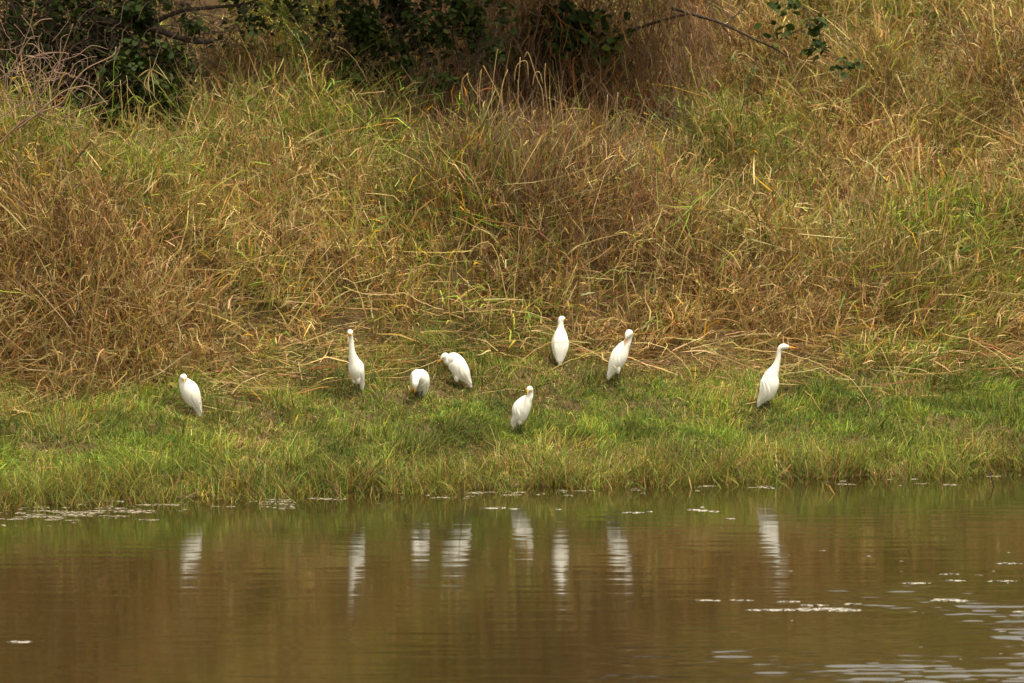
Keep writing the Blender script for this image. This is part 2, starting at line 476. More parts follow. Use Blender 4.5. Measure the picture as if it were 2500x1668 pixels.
    q = base[lf] + np.stack([.10 * rng.standard_normal(M) + leanx[ii[lf]] * .10, .08 * rng.standard_normal(M) - .05, size[ii[lf]] * .42 * rng.random(M) ** .8 * (1 - .6 * np.clip(flat[ii[lf]], 0, 1))], -1)
    e0 = norm(tilt_dir(rng.random(M) * 2 * math.pi, np.abs(rng.normal(.6, .5, M))) + np.stack([leanx[ii[lf]] * .4, -.15 + 0 * q[:, 0], 0 * q[:, 0]], -1))
    eb = np.stack([.30 * rng.standard_normal(M), .30 * rng.standard_normal(M) - .06, -.05 - .6 * rng.random(M) ** 2], -1)
    cl = c1[lf] * (.85 + .4 * rng.random(M))[:, None]
    mass.add(*strips(q, curved(e0, eb, 2, .06), .09 + .22 * rng.random(M) ** 1.3, rand_side(e0), .006 + .0065 * rng.random(M), cl * .85, cl, np.array([.8, 1])))
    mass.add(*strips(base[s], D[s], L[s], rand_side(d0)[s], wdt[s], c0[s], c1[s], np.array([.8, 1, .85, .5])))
    o = link('tall_dry_grass', mass.mesh('tall_dry_grass'), M_GRASS)
    tag(o, 'tangled tall dry straw and green grass covering the slope behind the egrets', 'grass', kind='stuff')
tall_grass()

# -- litter: short straws lying everywhere under and between the tussocks
def litter():
    mass = Mass()
    N = 110000
    x = rng.uniform(-6.1, 6.1, N); d = 2.7 + 10.6 * rng.random(N); y = d + shore(x)
    k = rng.random(N) < .45 + .55 * smooth(.4, 1.0, slope(x, y))
    x, y, d = x[k], y[k], d[k]; N = len(x)
    keep = (d > 2.2 + 2.2 * fbm(N2, x * .9, y * .9, 2)) & ~blocks_bird(x, y, .4, .08, .02)
    x, y, d = x[keep], y[keep], d[keep]; N = len(x)
    az = rng.random(N) * 2 * math.pi; ti = rng.normal(1.25, 0.28, N)
    d0 = tilt_dir(az, ti); d0[:, 0] *= 1.5; d0 = norm(d0)
    bend = np.stack([.5 * rng.standard_normal(N), .5 * rng.standard_normal(N), -.3 * rng.random(N)], -1)
    L = 0.12 + 0.38 * rng.random(N) ** 1.5
    br = brown_field(x, d)
    P = np.clip(np.stack([.8 - .5 * (br - .4), .35 - .4 * (br - .4), .35 + .8 * (br - .4), .15 + 0 * br, .2 + 0 * br, .12 + 0 * br], -1), .02, None)
    c = pick(['straw', 'pale', 'brown', 'rust', 'olive', 'ygreen'], P, N)
    base = np.stack([x, y, terrain(x, y) + 0.01 + 0.10 * rng.random(N) ** 2], -1)
    mass.add(*strips(base, curved(d0, bend, 2, .1), L, rand_side(d0), .005 + .007 * rng.random(N), c * .9, c))
    o = link('straw_litter', mass.mesh('straw_litter'), M_GRASS)
    tag(o, 'brown broken straw lying flat between the tussocks', 'straw', kind='stuff')
litter()

# -- short green sward where the egrets stand
def sward():
    mass = Mass()
    N = 203000
    x = rng.uniform(-6.1, 6.1, N); d = 0.55 + 4.9 * rng.random(N); y = d + shore(x)
    lim = 4.3 + 3.0 * (fbm(N2, x * .8 + 50, y * .8, 3) - .5) * 2 + .5
    keep = (rng.random(N) < 1 - smooth(lim - .5, lim + .6, d)) & (rng.random(N) < .30 + .70 * smooth(.32, .52, fbm(N4, x * 2.2, y * 2.2, 2)))
    x, y, d = x[keep], y[keep], d[keep]; N = len(x)
    clump = fbm(N3, x * 2.4 + 9, y * 2.4, 3)
    h = 0.06 + 0.24 * smooth(.3, .7, clump) * rng.random(N) + 0.06 * rng.random(N)
    tone = .52 + 1.0 * smooth(.25, .75, fbm(N1, x * 2.9 + 40, y * 2.9, 3))
    h *= 0.8 + 0.35 * smooth(2.1, .8, d)
    h = np.where(blocks_bird(x, y, .9, .16, 0.1), np.minimum(h, .10) * .75, h)
    az = rng.random(N) * 2 * math.pi; ti = np.abs(rng.normal(.5, .38, N))
    d0 = tilt_dir(az, ti)
    lx = (fbm(N6, x * 1.8 + 4, y * 1.8, 2) - .5) * 1.6
    d0[:, 0] += lx; d0 = norm(d0)
    bend = np.stack([.5 * rng.standard_normal(N) + lx * .6, .5 * rng.standard_normal(N) - .1, -.2 - .9 * rng.random(N)], -1)
    dry = np.clip(0.09 + 1.3 * (fbm(N5, x * 1.0 + 20, y * 1.0, 3) - .48) + .35 * smooth(2.6, 4.2, d) + .18 * smooth(1.7, .7, d), 0.02, .9)
    P = np.clip(np.stack([.85 * (1 - dry), .4 * (1 - dry) * (1.25 - clump), .75 * (1 - dry) * (.3 + clump), .35 + 0 * dry, .6 * dry, .22 * dry, .25 * dry * (1 + smooth(1, 0, d)), .35 * dry, .02 + 0 * dry], -1), .002, None)
    c1 = pick(['green', 'dgreen', 'ygreen', 'olive', 'straw', 'pale', 'rust', 'brown', 'yellow'], P, N)
    c1 = c1 * tone[:, None]
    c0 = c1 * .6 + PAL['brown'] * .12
    base = np.stack([x, y, terrain(x, y) - .01], -1)
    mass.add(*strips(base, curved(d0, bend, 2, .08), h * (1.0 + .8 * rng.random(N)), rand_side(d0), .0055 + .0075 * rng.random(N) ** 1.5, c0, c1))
    N = 140000                                         # dense short undergrass
    x = rng.uniform(-6.1, 6.1, N); d = 0.65 + 4.5 * rng.random(N); y = d + shore(x)
    keep = rng.random(N) < 1 - smooth(3.9, 5.0, d)
    x, y, d = x[keep], y[keep], d[keep]; N = len(x)
    d0 = tilt_dir(rng.random(N) * 2 * math.pi, np.abs(rng.normal(.85, .45, N)))
    bend = np.stack([.5 * rng.standard_normal(N), .5 * rng.standard_normal(N), -.5 * rng.random(N)], -1)
    dry = np.clip(0.15 + 1.3 * (fbm(N5, x * 1.0 + 20, y * 1.0, 3) - .46) + .5 * smooth(2.4, 4.2, d), 0.03, .95)
    P = np.stack([.8 * (1 - dry), .5 * (1 - dry), .7 * (1 - dry), .4 + 0 * dry, .7 * dry, .3 * dry, .5 * dry], -1)
    c1 = pick(['green', 'dgreen', 'ygreen', 'olive', 'straw', 'pale', 'brown'], P, N)
    base = np.stack([x, y, terrain(x, y) - .005], -1)
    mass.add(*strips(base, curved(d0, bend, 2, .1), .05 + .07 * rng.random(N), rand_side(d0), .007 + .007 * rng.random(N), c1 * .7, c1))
    o = link('green_bank_grass', mass.mesh('green_bank_grass'), M_GRASS)
    tag(o, 'short fresh green grass carpeting the lower bank round the egrets', 'grass', kind='stuff')
sward()

# -- marginal grass standing in the water's edge
def margin():
    mass = Mass()
    N = 30000
    x = rng.uniform(-6.1, 6.1, N)
    d = .58 + rng.normal(0.08, 0.24, N) - 1.0 * rng.random(N) ** 3.2
    keep = rng.random(N) < smooth(.30, .60, fbm(N1, x * 3.6, d * 4.5 + 3, 2)) * (1 - .75 * smooth(.55, -.25, d))
    x, d = x[keep], d[keep]; y = d + shore(x); N = len(x)
    az = rng.random(N) * 2 * math.pi; ti = np.abs(rng.normal(.22, .28, N))
    d0 = tilt_dir(az, ti)
    bend = np.stack([.6 * rng.standard_normal(N), .5 * rng.standard_normal(N), -.6 * rng.random(N)], -1)
    L = (.13 + .26 * rng.random(N)) * (1 - .35 * smooth(.55, -.25, d))
    c1 = pick(['green', 'ygreen', 'olive', 'straw', 'rust', 'brown', 'dgreen'], [.9, .6, .5, .2, .28, .22, .3], N)
    base = np.stack([x, y, np.maximum(terrain(x, y), -.06) - .02], -1)
    c0 = c1 * .35 + np.where(rng.random(N) < .5, 1, 0)[:, None] * PAL['rust'] * .45 + PAL['brown'] * .15
    mass.add(*strips(base, curved(d0, bend, 3, .06), L, rand_side(d0), .006 + .006 * rng.random(N), c0, c1))
    o = link('shore_grass', mass.mesh('shore_grass'), M_GRASS)
    tag(o, 'reddish stemmed grass growing out of the water along the shoreline', 'grass', kind='stuff')
margin()

# -- random longer straws and broad yellow blades on top, still uncountable
def loose():
    mass = Mass()
    N = 3000
    x = rng.uniform(-6.1, 6.1, N); d = 4.2 + 8.7 * rng.random(N); y = d + shore(x)
    keep = ~blocks_bird(x, y, 2.4, .3) & (rng.random(len(x)) > under_shrub(x, d))
    x, y, d = x[keep], y[keep], d[keep]; N = len(x)
    az = rng.random(N) * 2 * math.pi; ti = np.abs(rng.normal(.75, .45, N))
    d0 = tilt_dir(az, ti); d0[:, 0] *= 1.4; d0 = norm(d0)
    bend = np.stack([.35 * rng.standard_normal(N), .3 * rng.standard_normal(N) - .1, -.1 - .7 * rng.random(N) ** 2], -1)
    L = .35 + .75 * rng.random(N) ** 1.8
    c = pick(['straw', 'pale', 'ygreen', 'brown'], [.7, .4, .2, .3], N)
    base = np.stack([x, y, terrain(x, y) + .05], -1)
    mass.add(*strips(base, curved(d0, bend, 6, .09), L, rand_side(d0), .006 + .006 * rng.random(N), c * .85, c, np.array([.8, 1, 1, .9, .8, .6])))
    N = 7500                                           # thin upright kinked culms
    x = rng.uniform(-6.1, 6.1, N); d = 4.3 + 8.6 * rng.random(N); y = d + shore(x)
    keep = ~blocks_bird(x, y, 2.4, .3) & (rng.random(N) > .8 * under_shrub(x, d))
    x, y, d = x[keep], y[keep], d[keep]; N = len(x)
    D = curved(tilt_dir(rng.random(N) * 2 * math.pi, np.abs(rng.normal(.18, .30, N))), np.stack([.2 * rng.standard_normal(N), .2 * rng.standard_normal(N) - .08, -.1 * rng.random(N)], -1), 5, .05)
    kn = rng.integers(2, 9, N); nd = norm(np.stack([rng.standard_normal(N), .5 * rng.standard_normal(N) - .2, -.4 + .6 * rng.standard_normal(N)], -1))
    D = np.where((np.arange(5)[None] >= kn[:, None])[..., None], nd[:, None], D)
    c = pick(['straw', 'pale', 'ygreen', 'brown', 'rust'], [.6, .5, .25, .2, .1], N)
    mass.add(*strips(np.stack([x, y, terrain(x, y)], -1), norm(D), .35 + .55 * rng.random(N), rand_side(norm(D[:, 0])), .0045 + .0045 * rng.random(N), c * .8, c, np.array([1, 1, .9, .8, .6])))
    N = 1300
    x = rng.uniform(-6.1, 6.1, N); d = 3.9 + .65 * rng.standard_normal(N) + 1.5 * (fbm(N2, x * .9, 4.4 + 0 * x, 2) - .5); y = d + shore(x)
    keep = ~blocks_bird(x, y, 1.5, .4, .1) & (d > 2.6)
    x, y, d = x[keep], y[keep], d[keep]; N = len(x)
    d0 = tilt_dir(rng.random(N) * 2 * math.pi, rng.normal(1.35, .16, N)); d0[:, 0] *= 1.8; d0 = norm(d0)
    bend = np.stack([.35 * rng.standard_normal(N), .3 * rng.standard_normal(N) - .1, -.25 * rng.random(N)], -1)
    c = pick(['straw', 'pale', 'brown', 'rust'], [.6, .25, .45, .15], N)
    base = np.stack([x, y, terrain(x, y) + .03 + .10 * rng.random(N)], -1)
    mass.add(*strips(base, curved(d0, bend, 5, .09), .25 + .6 * rng.random(N) ** 1.5, rand_side(d0), .006 + .005 * rng.random(N), c * .85, c, np.array([.8, 1, 1, .9, .7])))
    N = 5200                                           # broader leaf blades, some bright yellow
    x = rng.uniform(-6.1, 6.1, N); d = 3.6 + 8 * rng.random(N); y = d + shore(x)
    keep = (rng.random(N) < smooth(.3, .6, fbm(N2, x * .55 + 8, y * .55, 3))) & ~blocks_bird(x, y, 2.4, .25)
    x, y = x[keep], y[keep]; N = len(x)
    az = rng.random(N) * 2 * math.pi; d0 = norm(tilt_dir(az, np.abs(rng.normal(.7, .4, N))))
    bend = np.stack([.4 * rng.standard_normal(N), .4 * rng.standard_normal(N) - .1, -.4 - .9 * rng.random(N)], -1)
    c = pick(['yellow', 'ygreen', 'green', 'dgreen', 'olive'], [.25, .5, .5, .3, .2], N)
    base = np.stack([x, y, terrain(x, y) + .15 + .3 * rng.random(N)], -1)
    mass.add(*strips(base, curved(d0, bend, 3, .05), .10 + .16 * rng.random(N), rand_side(d0), .009 + .010 * rng.random(N), c, c, np.array([.6, 1, .7])))
    o = link('loose_straws', mass.mesh('loose_straws'), M_GRASS)
    tag(o, 'long bleached straws and yellowing blades sticking out over the tussocks', 'straw', kind='stuff')
loose()

# ------------------------------------------------------------------ leaves, shrubs and trees
LEAF2D = np.array([[0, 0, 0], [.26, .28, .05], [.36, .55, .06], [.24, .85, .02], [0, 1.05, -.06], [-.24, .85, .02], [-.36, .55, .06], [-.26, .28, .05], [0, .55, -.02]])
LEAF_T = [(0, 1, 8), (1, 2, 8), (2, 3, 8), (3, 4, 8), (4, 5, 8), (5, 6, 8), (6, 7, 8), (7, 0, 8)]
def leaf_mesh(name, ratio=1.0):
    V = LEAF2D * np.array([ratio, 1, 1])
    return raw_mesh(name, V, np.full(8, 3), np.array(LEAF_T).ravel(), None, True)
LEAF_ME = leaf_mesh('leaf', 1.15); LEAF_ME.materials.append(M_LEAF)
WEED_ME = leaf_mesh('weed_leaf', 0.75); WEED_ME.materials.append(M_WEEDLEAF)
def leaf_rot(n, droop=0.5):
    """rotation matrices: local y the way the leaf points, local z its face"""
    az = rng.random(n) * 2 * math.pi
    yv = norm(np.stack([np.cos(az), np.sin(az), rng.normal(-droop, .5, n)], -1))
    up = norm(np.stack([.6 * rng.standard_normal(n), .6 * rng.standard_normal(n) - .35, np.ones(n)], -1))
    xv = norm(np.cross(yv, up)); zv = np.cross(xv, yv)
    return np.stack([xv, yv, zv], -1)
def leaf_mass(P, R, S, C, ratio=1.15):
    V0 = LEAF2D * np.array([ratio, 1, 1])
    V = P[:, None] + np.einsum('nij,kj->nki', R, V0) * S[:, None, None]
    n = len(P); k = len(V0)
    idx = (np.arange(n)[:, None] * k + np.array(LEAF_T).ravel()[None]).ravel()
    return V.reshape(-1, 3), np.full(n * 8, 3), idx, np.repeat(C, k, axis=0)
def px_path(pts, y, dy=0.0, sub=5):
    """pts (px, py) of the photograph -> smooth world path at depth y (drifting by dy)"""
    n = len(pts)
    W = [at(a, b, y + dy * i / max(n - 1, 1)) for i, (a, b) in enumerate(pts)]
    return catmull(W, sub)
def tube_part(name, P, r0, r1, mat, parent, c0=(.1, .07, .05), c1=None, sides=6):
    R = np.linspace(r0, r1, len(P)) * (1 + .12 * np.sin(np.arange(len(P)) * 2.3))
    base = np.array(parent.location) if parent else 0
    V, c, i, C = tube(P - base, R, c0, c1, sides)
    return link(name, raw_mesh(name, V, c, i, C, True), mat, parent)
LEAFPAL = np.array([(.018, .030, .006), (.027, .045, .008), (.036, .058, .012), (.06, .075, .012), (.022, .036, .008)])
def shrub(name, label, cat, root, stems, leafpts, leaf_size, n_parts, pal=LEAFPAL, leaf_me=LEAF_ME, ratio=1.15, droop=.5, bark=M_BARK, twigcol=(.09, .06, .04), twigs=None, mass_name='foliage'):
    """stems: list of (path, r0, r1, partname); leafpts: (n,3) leaf bases; the ones that show largest become parts"""
    root = np.asarray(root, float)
    t = empty(name, root, label, cat)
    for P, r0, r1, nm in stems:
        tube_part(nm, P, r0, r1, bark, t)
    if twigs:
        ms = Mass()
        for P, r in twigs: ms.add(*tube(P - root, np.linspace(r, r * .4, len(P)), twigcol, None, 3))
        tag(link('twigs', ms.mesh('twigs', True), M_STEM, t), kind='stuff')
    n = len(leafpts)
    S = leaf_size * (.6 + .8 * rng.random(n)); R = leaf_rot(n, droop)
    px, py = project(leafpts)
    vis = (px > 0) & (px < 2500) & (py > 0) & (py < 420)
    order = np.argsort(np.where(vis, leafpts[:, 1] - 6 * S, 1e6))
    parts = order[:min(n_parts, int(vis.sum()))]
    for j in parts:
        o = bpy.data.objects.new('leaf', leaf_me); COL.objects.link(o); o.parent = t
        M = Matrix([list(R[j][0] * S[j]) + [leafpts[j][0] - root[0]], list(R[j][1] * S[j]) + [leafpts[j][1] - root[1]], list(R[j][2] * S[j]) + [leafpts[j][2] - root[2]], [0, 0, 0, 1]])
        o.matrix_local = M
    rest = np.setdiff1d(np.arange(n), parts)
    if len(rest):
        C = pal[rng.integers(0, len(pal), len(rest))] * (.7 + .6 * rng.random((len(rest), 1)))
        V, c, i, CC = leaf_mass(leafpts[rest] - root, R[rest], S[rest], C, ratio)
        tag(link(mass_name, raw_mesh(mass_name, V, c, i, CC, True), M_LEAFMASS, t), kind='stuff')
    return t
def blob_pts(n, c, r, holes=0.35, f=2.2):
    """points through an uneven, gappy ellipsoid"""
    P = np.zeros((0, 3)); c = np.array(c); r = np.array(r)
    while len(P) < n:
        q = norm(rng.standard_normal((n * 2, 3))) * (rng.random((n * 2, 1)) ** .42)
        q = c + q * r
        k = (fbm(N3, q[:, 0] * f + q[:, 2] * 1.3, q[:, 1] * f + q[:, 2] * f, 2) > holes)
        P = np.vstack([P, q[k]])
    return P[:n]
def rand_twig(p, d, L, n=6, wob=.35, grav=-.1):
    P = [np.array(p)]; d = np.array(d, float)
    for k in range(n):
        d = d + wob * rng.standard_normal(3) + np.array([0, 0, grav]); d /= np.linalg.norm(d)
        P.append(P[-1] + d * L / n)
    return catmull(P, 2)

# big dark tree at the left: several trunks, two low limbs, a dense crown mostly above the frame
g = ground_at(190, 425); yA = g[1] + .3
def stem_up(px, py, y, dx, h, n=5, wob=.06):
    b = at(px, py, y); b[2] = terrain(b[0], b[1]) - .05
    P = [b + np.array([dx * (k / n) ** 1.3, .1 * k / n, h * k / n]) + (0 if k == 0 else 1) * wob * rng.standard_normal(3) for k in range(n + 1)]
    return catmull(P, 3)
stems = [(stem_up(120, 240, yA + .5, .25, 2.6), .10, .05, 'trunk'), (stem_up(235, 235, yA + .7, -.25, 2.6), .08, .04, 'trunk'), (stem_up(40, 250, yA + .7, .1, 2.4), .07, .035, 'trunk'), (stem_up(330, 240, yA + .8, .3, 2.2), .045, .02, 'trunk'),
         (px_path([(215, 40), (290, 58), (360, 66), (430, 90), (480, 102), (521, 101)], yA + .45, -.25), .040, .020, 'limb'),
         (px_path([(300, 110), (370, 60), (440, 28), (520, 18), (600, 10), (660, -20)], yA + .6, -.2), .030, .012, 'limb'),
         (px_path([(620, 5), (585, 50), (560, 75), (520, 80), (470, 82), (440, 70)], yA + .35, 0), .008, .003, 'limb')]
gA = at(200, 150, yA + .5)
lp = np.vstack([blob_pts(6000, gA + [-.5, .35, .55], [1.15, .7, 1.1], .42, 2.6), blob_pts(4500, gA + [-.3, .8, -.25], [1.0, .35, .55], .40, 3),
                blob_pts(11000, gA + [.35, .45, 1.8], [2.8, 1.45, .75], .24), blob_pts(1300, at(330, 200, yA + .55), [.65, .3, .45], .40, 3), blob_pts(500, at(330, 255, yA + .15), [.6, .2, .22], .42, 4), blob_pts(130, at(470, 0, yA + .4), [.6, .3, .12], .42, 4), blob_pts(700, at(360, 170, yA + .1), [.45, .25, .35], .5, 4), blob_pts(420, at(400, 40, yA + .3), [.5, .3, .22], .45, 4)])
hang = [at(rng.uniform(560, 760), rng.uniform(-20, 75), yA + rng.uniform(-.1, .3)) for _ in range(46)] + [at(rng.uniform(600, 800), rng.uniform(30, 150), yA + rng.uniform(0, .3)) for _ in range(22)]
lp = np.vstack([lp, hang])
tw = [(rand_twig(at(rng.uniform(-60, 500), rng.uniform(-20, 260), yA + rng.uniform(.1, .8)), rng.standard_normal(3), rng.uniform(.3, .8)), .0045) for _ in range(650)]
tw += [(px_path([(720, -20), (745, 50), (775, 110), (800, 165)], yA + .15), .008), (px_path([(690, -30), (650, 10), (610, 20), (570, 30)], yA), .005), (px_path([(745, -20), (770, 40), (800, 90), (830, 140)], yA + .3), .005)]
treeA = shrub('dark_tree', 'dark dense shade tree with low bent limb in the upper left corner', 'tree', at(150, 245, yA + .5), stems, lp, .058, 240, twigs=tw)

# broad-leaved shrub, top middle-left
gC = ground_at(930, 320); yC = gC[1] + .25
stems = [(px_path([(1000, 200), (975, 110), (960, 40), (930, -40)], yC + .1), .014, .008, 'stem'), (px_path([(900, 215), (880, 140), (850, 60), (830, -30)], yC + .25), .009, .005, 'stem'),
         (px_path([(1074, 110), (1074, 60), (1078, 0), (1085, -60)], yC), .013, .010, 'stem'), (px_path([(1160, 185), (1165, 120), (1172, 60), (1160, -40)], yC + .2), .014, .009, 'stem'), (px_path([(1110, 200), (1120, 150), (1105, 80), (1120, -40)], yC + .3), .010, .007, 'stem')]
lp = np.vstack([blob_pts(900, at(940, 40, yC + .05), [.62, .3, .36], .45, 3.5), blob_pts(260, at(920, 165, yC - .1), [.36, .15, .2], .4, 4), blob_pts(420, at(1150, 60, yC), [.42, .2, .42], .45, 4), blob_pts(5000, at(960, -190, yC - .15), [1.5, 1.2, .5], .28), blob_pts(150, at(640, 60, yC + .2), [.7, .3, .28], .5, 4), blob_pts(2600, at(690, -200, yC - .1), [1.0, 1.2, .45], .28), blob_pts(700, at(1000, 110, yC + .45), [1.0, .3, .45], .42, 3.5), blob_pts(60, at(1070, 200, yC - .15), [.25, .1, .12], .3, 5)])  # unseen clump above the frame at left is added to shade the gap
tw = [(rand_twig(at(rng.uniform(540, 1230), rng.uniform(-20, 210), yC + rng.uniform(-.1, .4)), [rng.normal(), rng.normal() * .4, rng.normal()], rng.uniform(.2, .6)), .0035) for _ in range(520)]
shrub('broadleaf_shrub', 'green broad-leaved shrub with thin dark upright stems at top centre', 'shrub', gC, stems, lp, .066, 230, twigs=tw)

# small leaning tree with dark stems and the bare limb that reaches right, plus its hanging leaf spray
gD = ground_at(1290, 310); yD = gD[1] + .3
stems = [(px_path([(1240, 190), (1265, 130), (1310, 60), (1355, -40)], yD + .05), .022, .016, 'trunk'), (px_path([(1310, 165), (1335, 110), (1352, 70), (1400, -30)], yD), .022, .015, 'trunk'), (px_path([(1462, 170), (1470, 130), (1530, 82), (1600, 55), (1690, 30)], yD + .3, -.2), .020, .013, 'limb'),
         (px_path([(1640, 20), (1700, 38), (1742, 50), (1772, 62), (1810, 80), (1850, 100), (1890, 118), (1925, 140)], yD + .1, -.35), .017, .007, 'limb'),
         (px_path([(1772, 62), (1800, 35), (1822, 12), (1840, -25)], yD - .05, .1), .007, .004, 'limb'), (px_path([(1764, 60), (1775, 80), (1795, 100)], yD - .05, 0), .006, .003, 'limb'), (px_path([(1885, 114), (1905, 98), (1930, 85), (1960, 70)], yD - .2, -.1), .005, .003, 'limb'),
         (px_path([(1880, -40), (1930, 5), (1980, 30), (2000, 70), (2003, 110), (2020, 132), (2060, 150), (2090, 170), (2100, 185)], yD - .25, -.3), .006, .002, 'limb')]
lp = np.vstack([blob_pts(26, at(1915, 12, yD - .25), [.16, .12, .08], .2, 5), blob_pts(46, at(1990, 55, yD - .35), [.12, .12, .16], .2, 5), blob_pts(34, at(2000, 118, yD - .4), [.12, .1, .10], .2, 5), blob_pts(24, at(2065, 160, yD - .5), [.13, .08, .08], .2, 5), blob_pts(20, at(1900, 80, yD - .2), [.25, .15, .14], .2, 5),
                blob_pts(330, at(1370, 60, yD - .1), [.38, .2, .36], .45, 4), blob_pts(160, at(1450, 80, yD - .15), [.4, .15, .26], .4, 4), blob_pts(4200, at(1440, -190, yD - .2), [1.1, 1.2, .5], .28), blob_pts(500, at(1330, 120, yD + .5), [.8, .3, .45], .42, 3.5)])
tw = [(rand_twig(at(rng.uniform(1240, 1930), rng.uniform(-20, 190), yD + rng.uniform(-.1, .5)), [rng.normal(), rng.normal() * .4, rng.normal()], rng.uniform(.15, .5)), .003) for _ in range(170)]
shrub('leaning_tree', 'small tree with leaning dark stems, a bare limb and hanging leaves at right', 'tree', gD, stems, lp, .075, 250, twigs=tw)

# dry hanging vines between the two
def vine_thicket():
    root = ground_at(1480, 315)
    t = empty('vine_thicket', root, 'brown tangle of dead hanging vines between the leaning stems at top', 'vines')
    mass = Mass()
    N = 8500
    px = 840 + 900 * rng.random(N) ** .9; y = root[1] + rng.uniform(-.7, 1.1, N) + (px - 1480) * .0002
    zt = rng.uniform(.25, 1.7, N)
    X = (px - 1250) / FPX * (y + 40)
    base = np.stack([X, y, terrain(X, y) + zt], -1)
    ok = fbm(N2, X * 3, zt * 1.2, 2) > .33
    base = base[ok]; N = len(base)
    d0 = norm(np.stack([.35 * rng.standard_normal(N), .3 * rng.standard_normal(N), -1 + .35 * rng.standard_normal(N)], -1))
    bend = np.stack([.8 * rng.standard_normal(N), .4 * rng.standard_normal(N), -.3 * np.ones(N)], -1)
    c = pick(['brown', 'rust', 'straw', 'mauve'], [.6, .35, .12, .35], N) * .8
    mass.add(*strips(base - root, curved(d0, bend, 5, .22), .15 + .55 * rng.random(N), rand_side(d0), .004 + .006 * rng.random(N), c, c, np.array([.8, 1, 1, .9, .6])))
    tag(link('vine_strands', mass.mesh('vine_strands'), M_GRASS, t), kind='stuff')
    lp = np.stack([np.array(at(rng.uniform(1200, 1720), rng.uniform(-10, 180), root[1] + rng.uniform(-.2, .5))) for _ in range(70)])
    R = leaf_rot(70, .6)
    for j in range(70):
        o = bpy.data.objects.new('leaf', LEAF_ME); COL.objects.link(o); o.parent = t
        s = .035 * rng.uniform(.6, 1.3); q = lp[j] - root
        o.matrix_local = Matrix([list(R[j][0] * s) + [q[0]], list(R[j][1] * s) + [q[1]], list(R[j][2] * s) + [q[2]], [0, 0, 0, 1]])
    for k in range(26):
        a = rng.uniform(1150, 1740); P = px_path([(a, rng.uniform(-30, 20)), (a + rng.uniform(-25, 25), 60), (a + rng.uniform(-40, 40), 120), (a + rng.uniform(-50, 50), rng.uniform(150, 200))], root[1] + rng.uniform(-.15, .4))
        tube_part('vine', P, .005, .003, M_STEM, t, PAL['rust'] * rng.uniform(.5, 1.0), PAL['brown'], 4)
vine_thicket()
def thicket_stems():
    root = ground_at(1420, 335)
    t = empty('twiggy_brush', root, 'reddish-brown leafless brush with dark twiggy stems under the leaning tree', 'brush')
    for k in range(130):
        x0 = rng.uniform(-1.6, 1.85); y0 = root[1] + rng.uniform(-.7, .5)
        P = rand_twig((x0, y0, terrain(x0, y0)), (rng.normal() * .3, -.05, 1), rng.uniform(.5, 1.3), 7, .16, -.02)
        tube_part('stem', P, rng.uniform(.005, .010), .003, M_STEM, t, np.array([.085, .045, .028]) * rng.uniform(.5, 1.6), np.array([.16, .09, .055]) * rng.uniform(.6, 1.3), 4)
        if k % 2:
            for q in (5, 8, 11):
                tube_part('twig', rand_twig(P[q], (rng.normal(), -.2 + .4 * rng.normal(), .5 + .4 * rng.normal()), rng.uniform(.12, .35), 5, .25, -.05), .0035, .0015, M_STEM, t, np.array([.14, .08, .05]) * rng.uniform(.6, 1.4), None, 3)
thicket_stems()

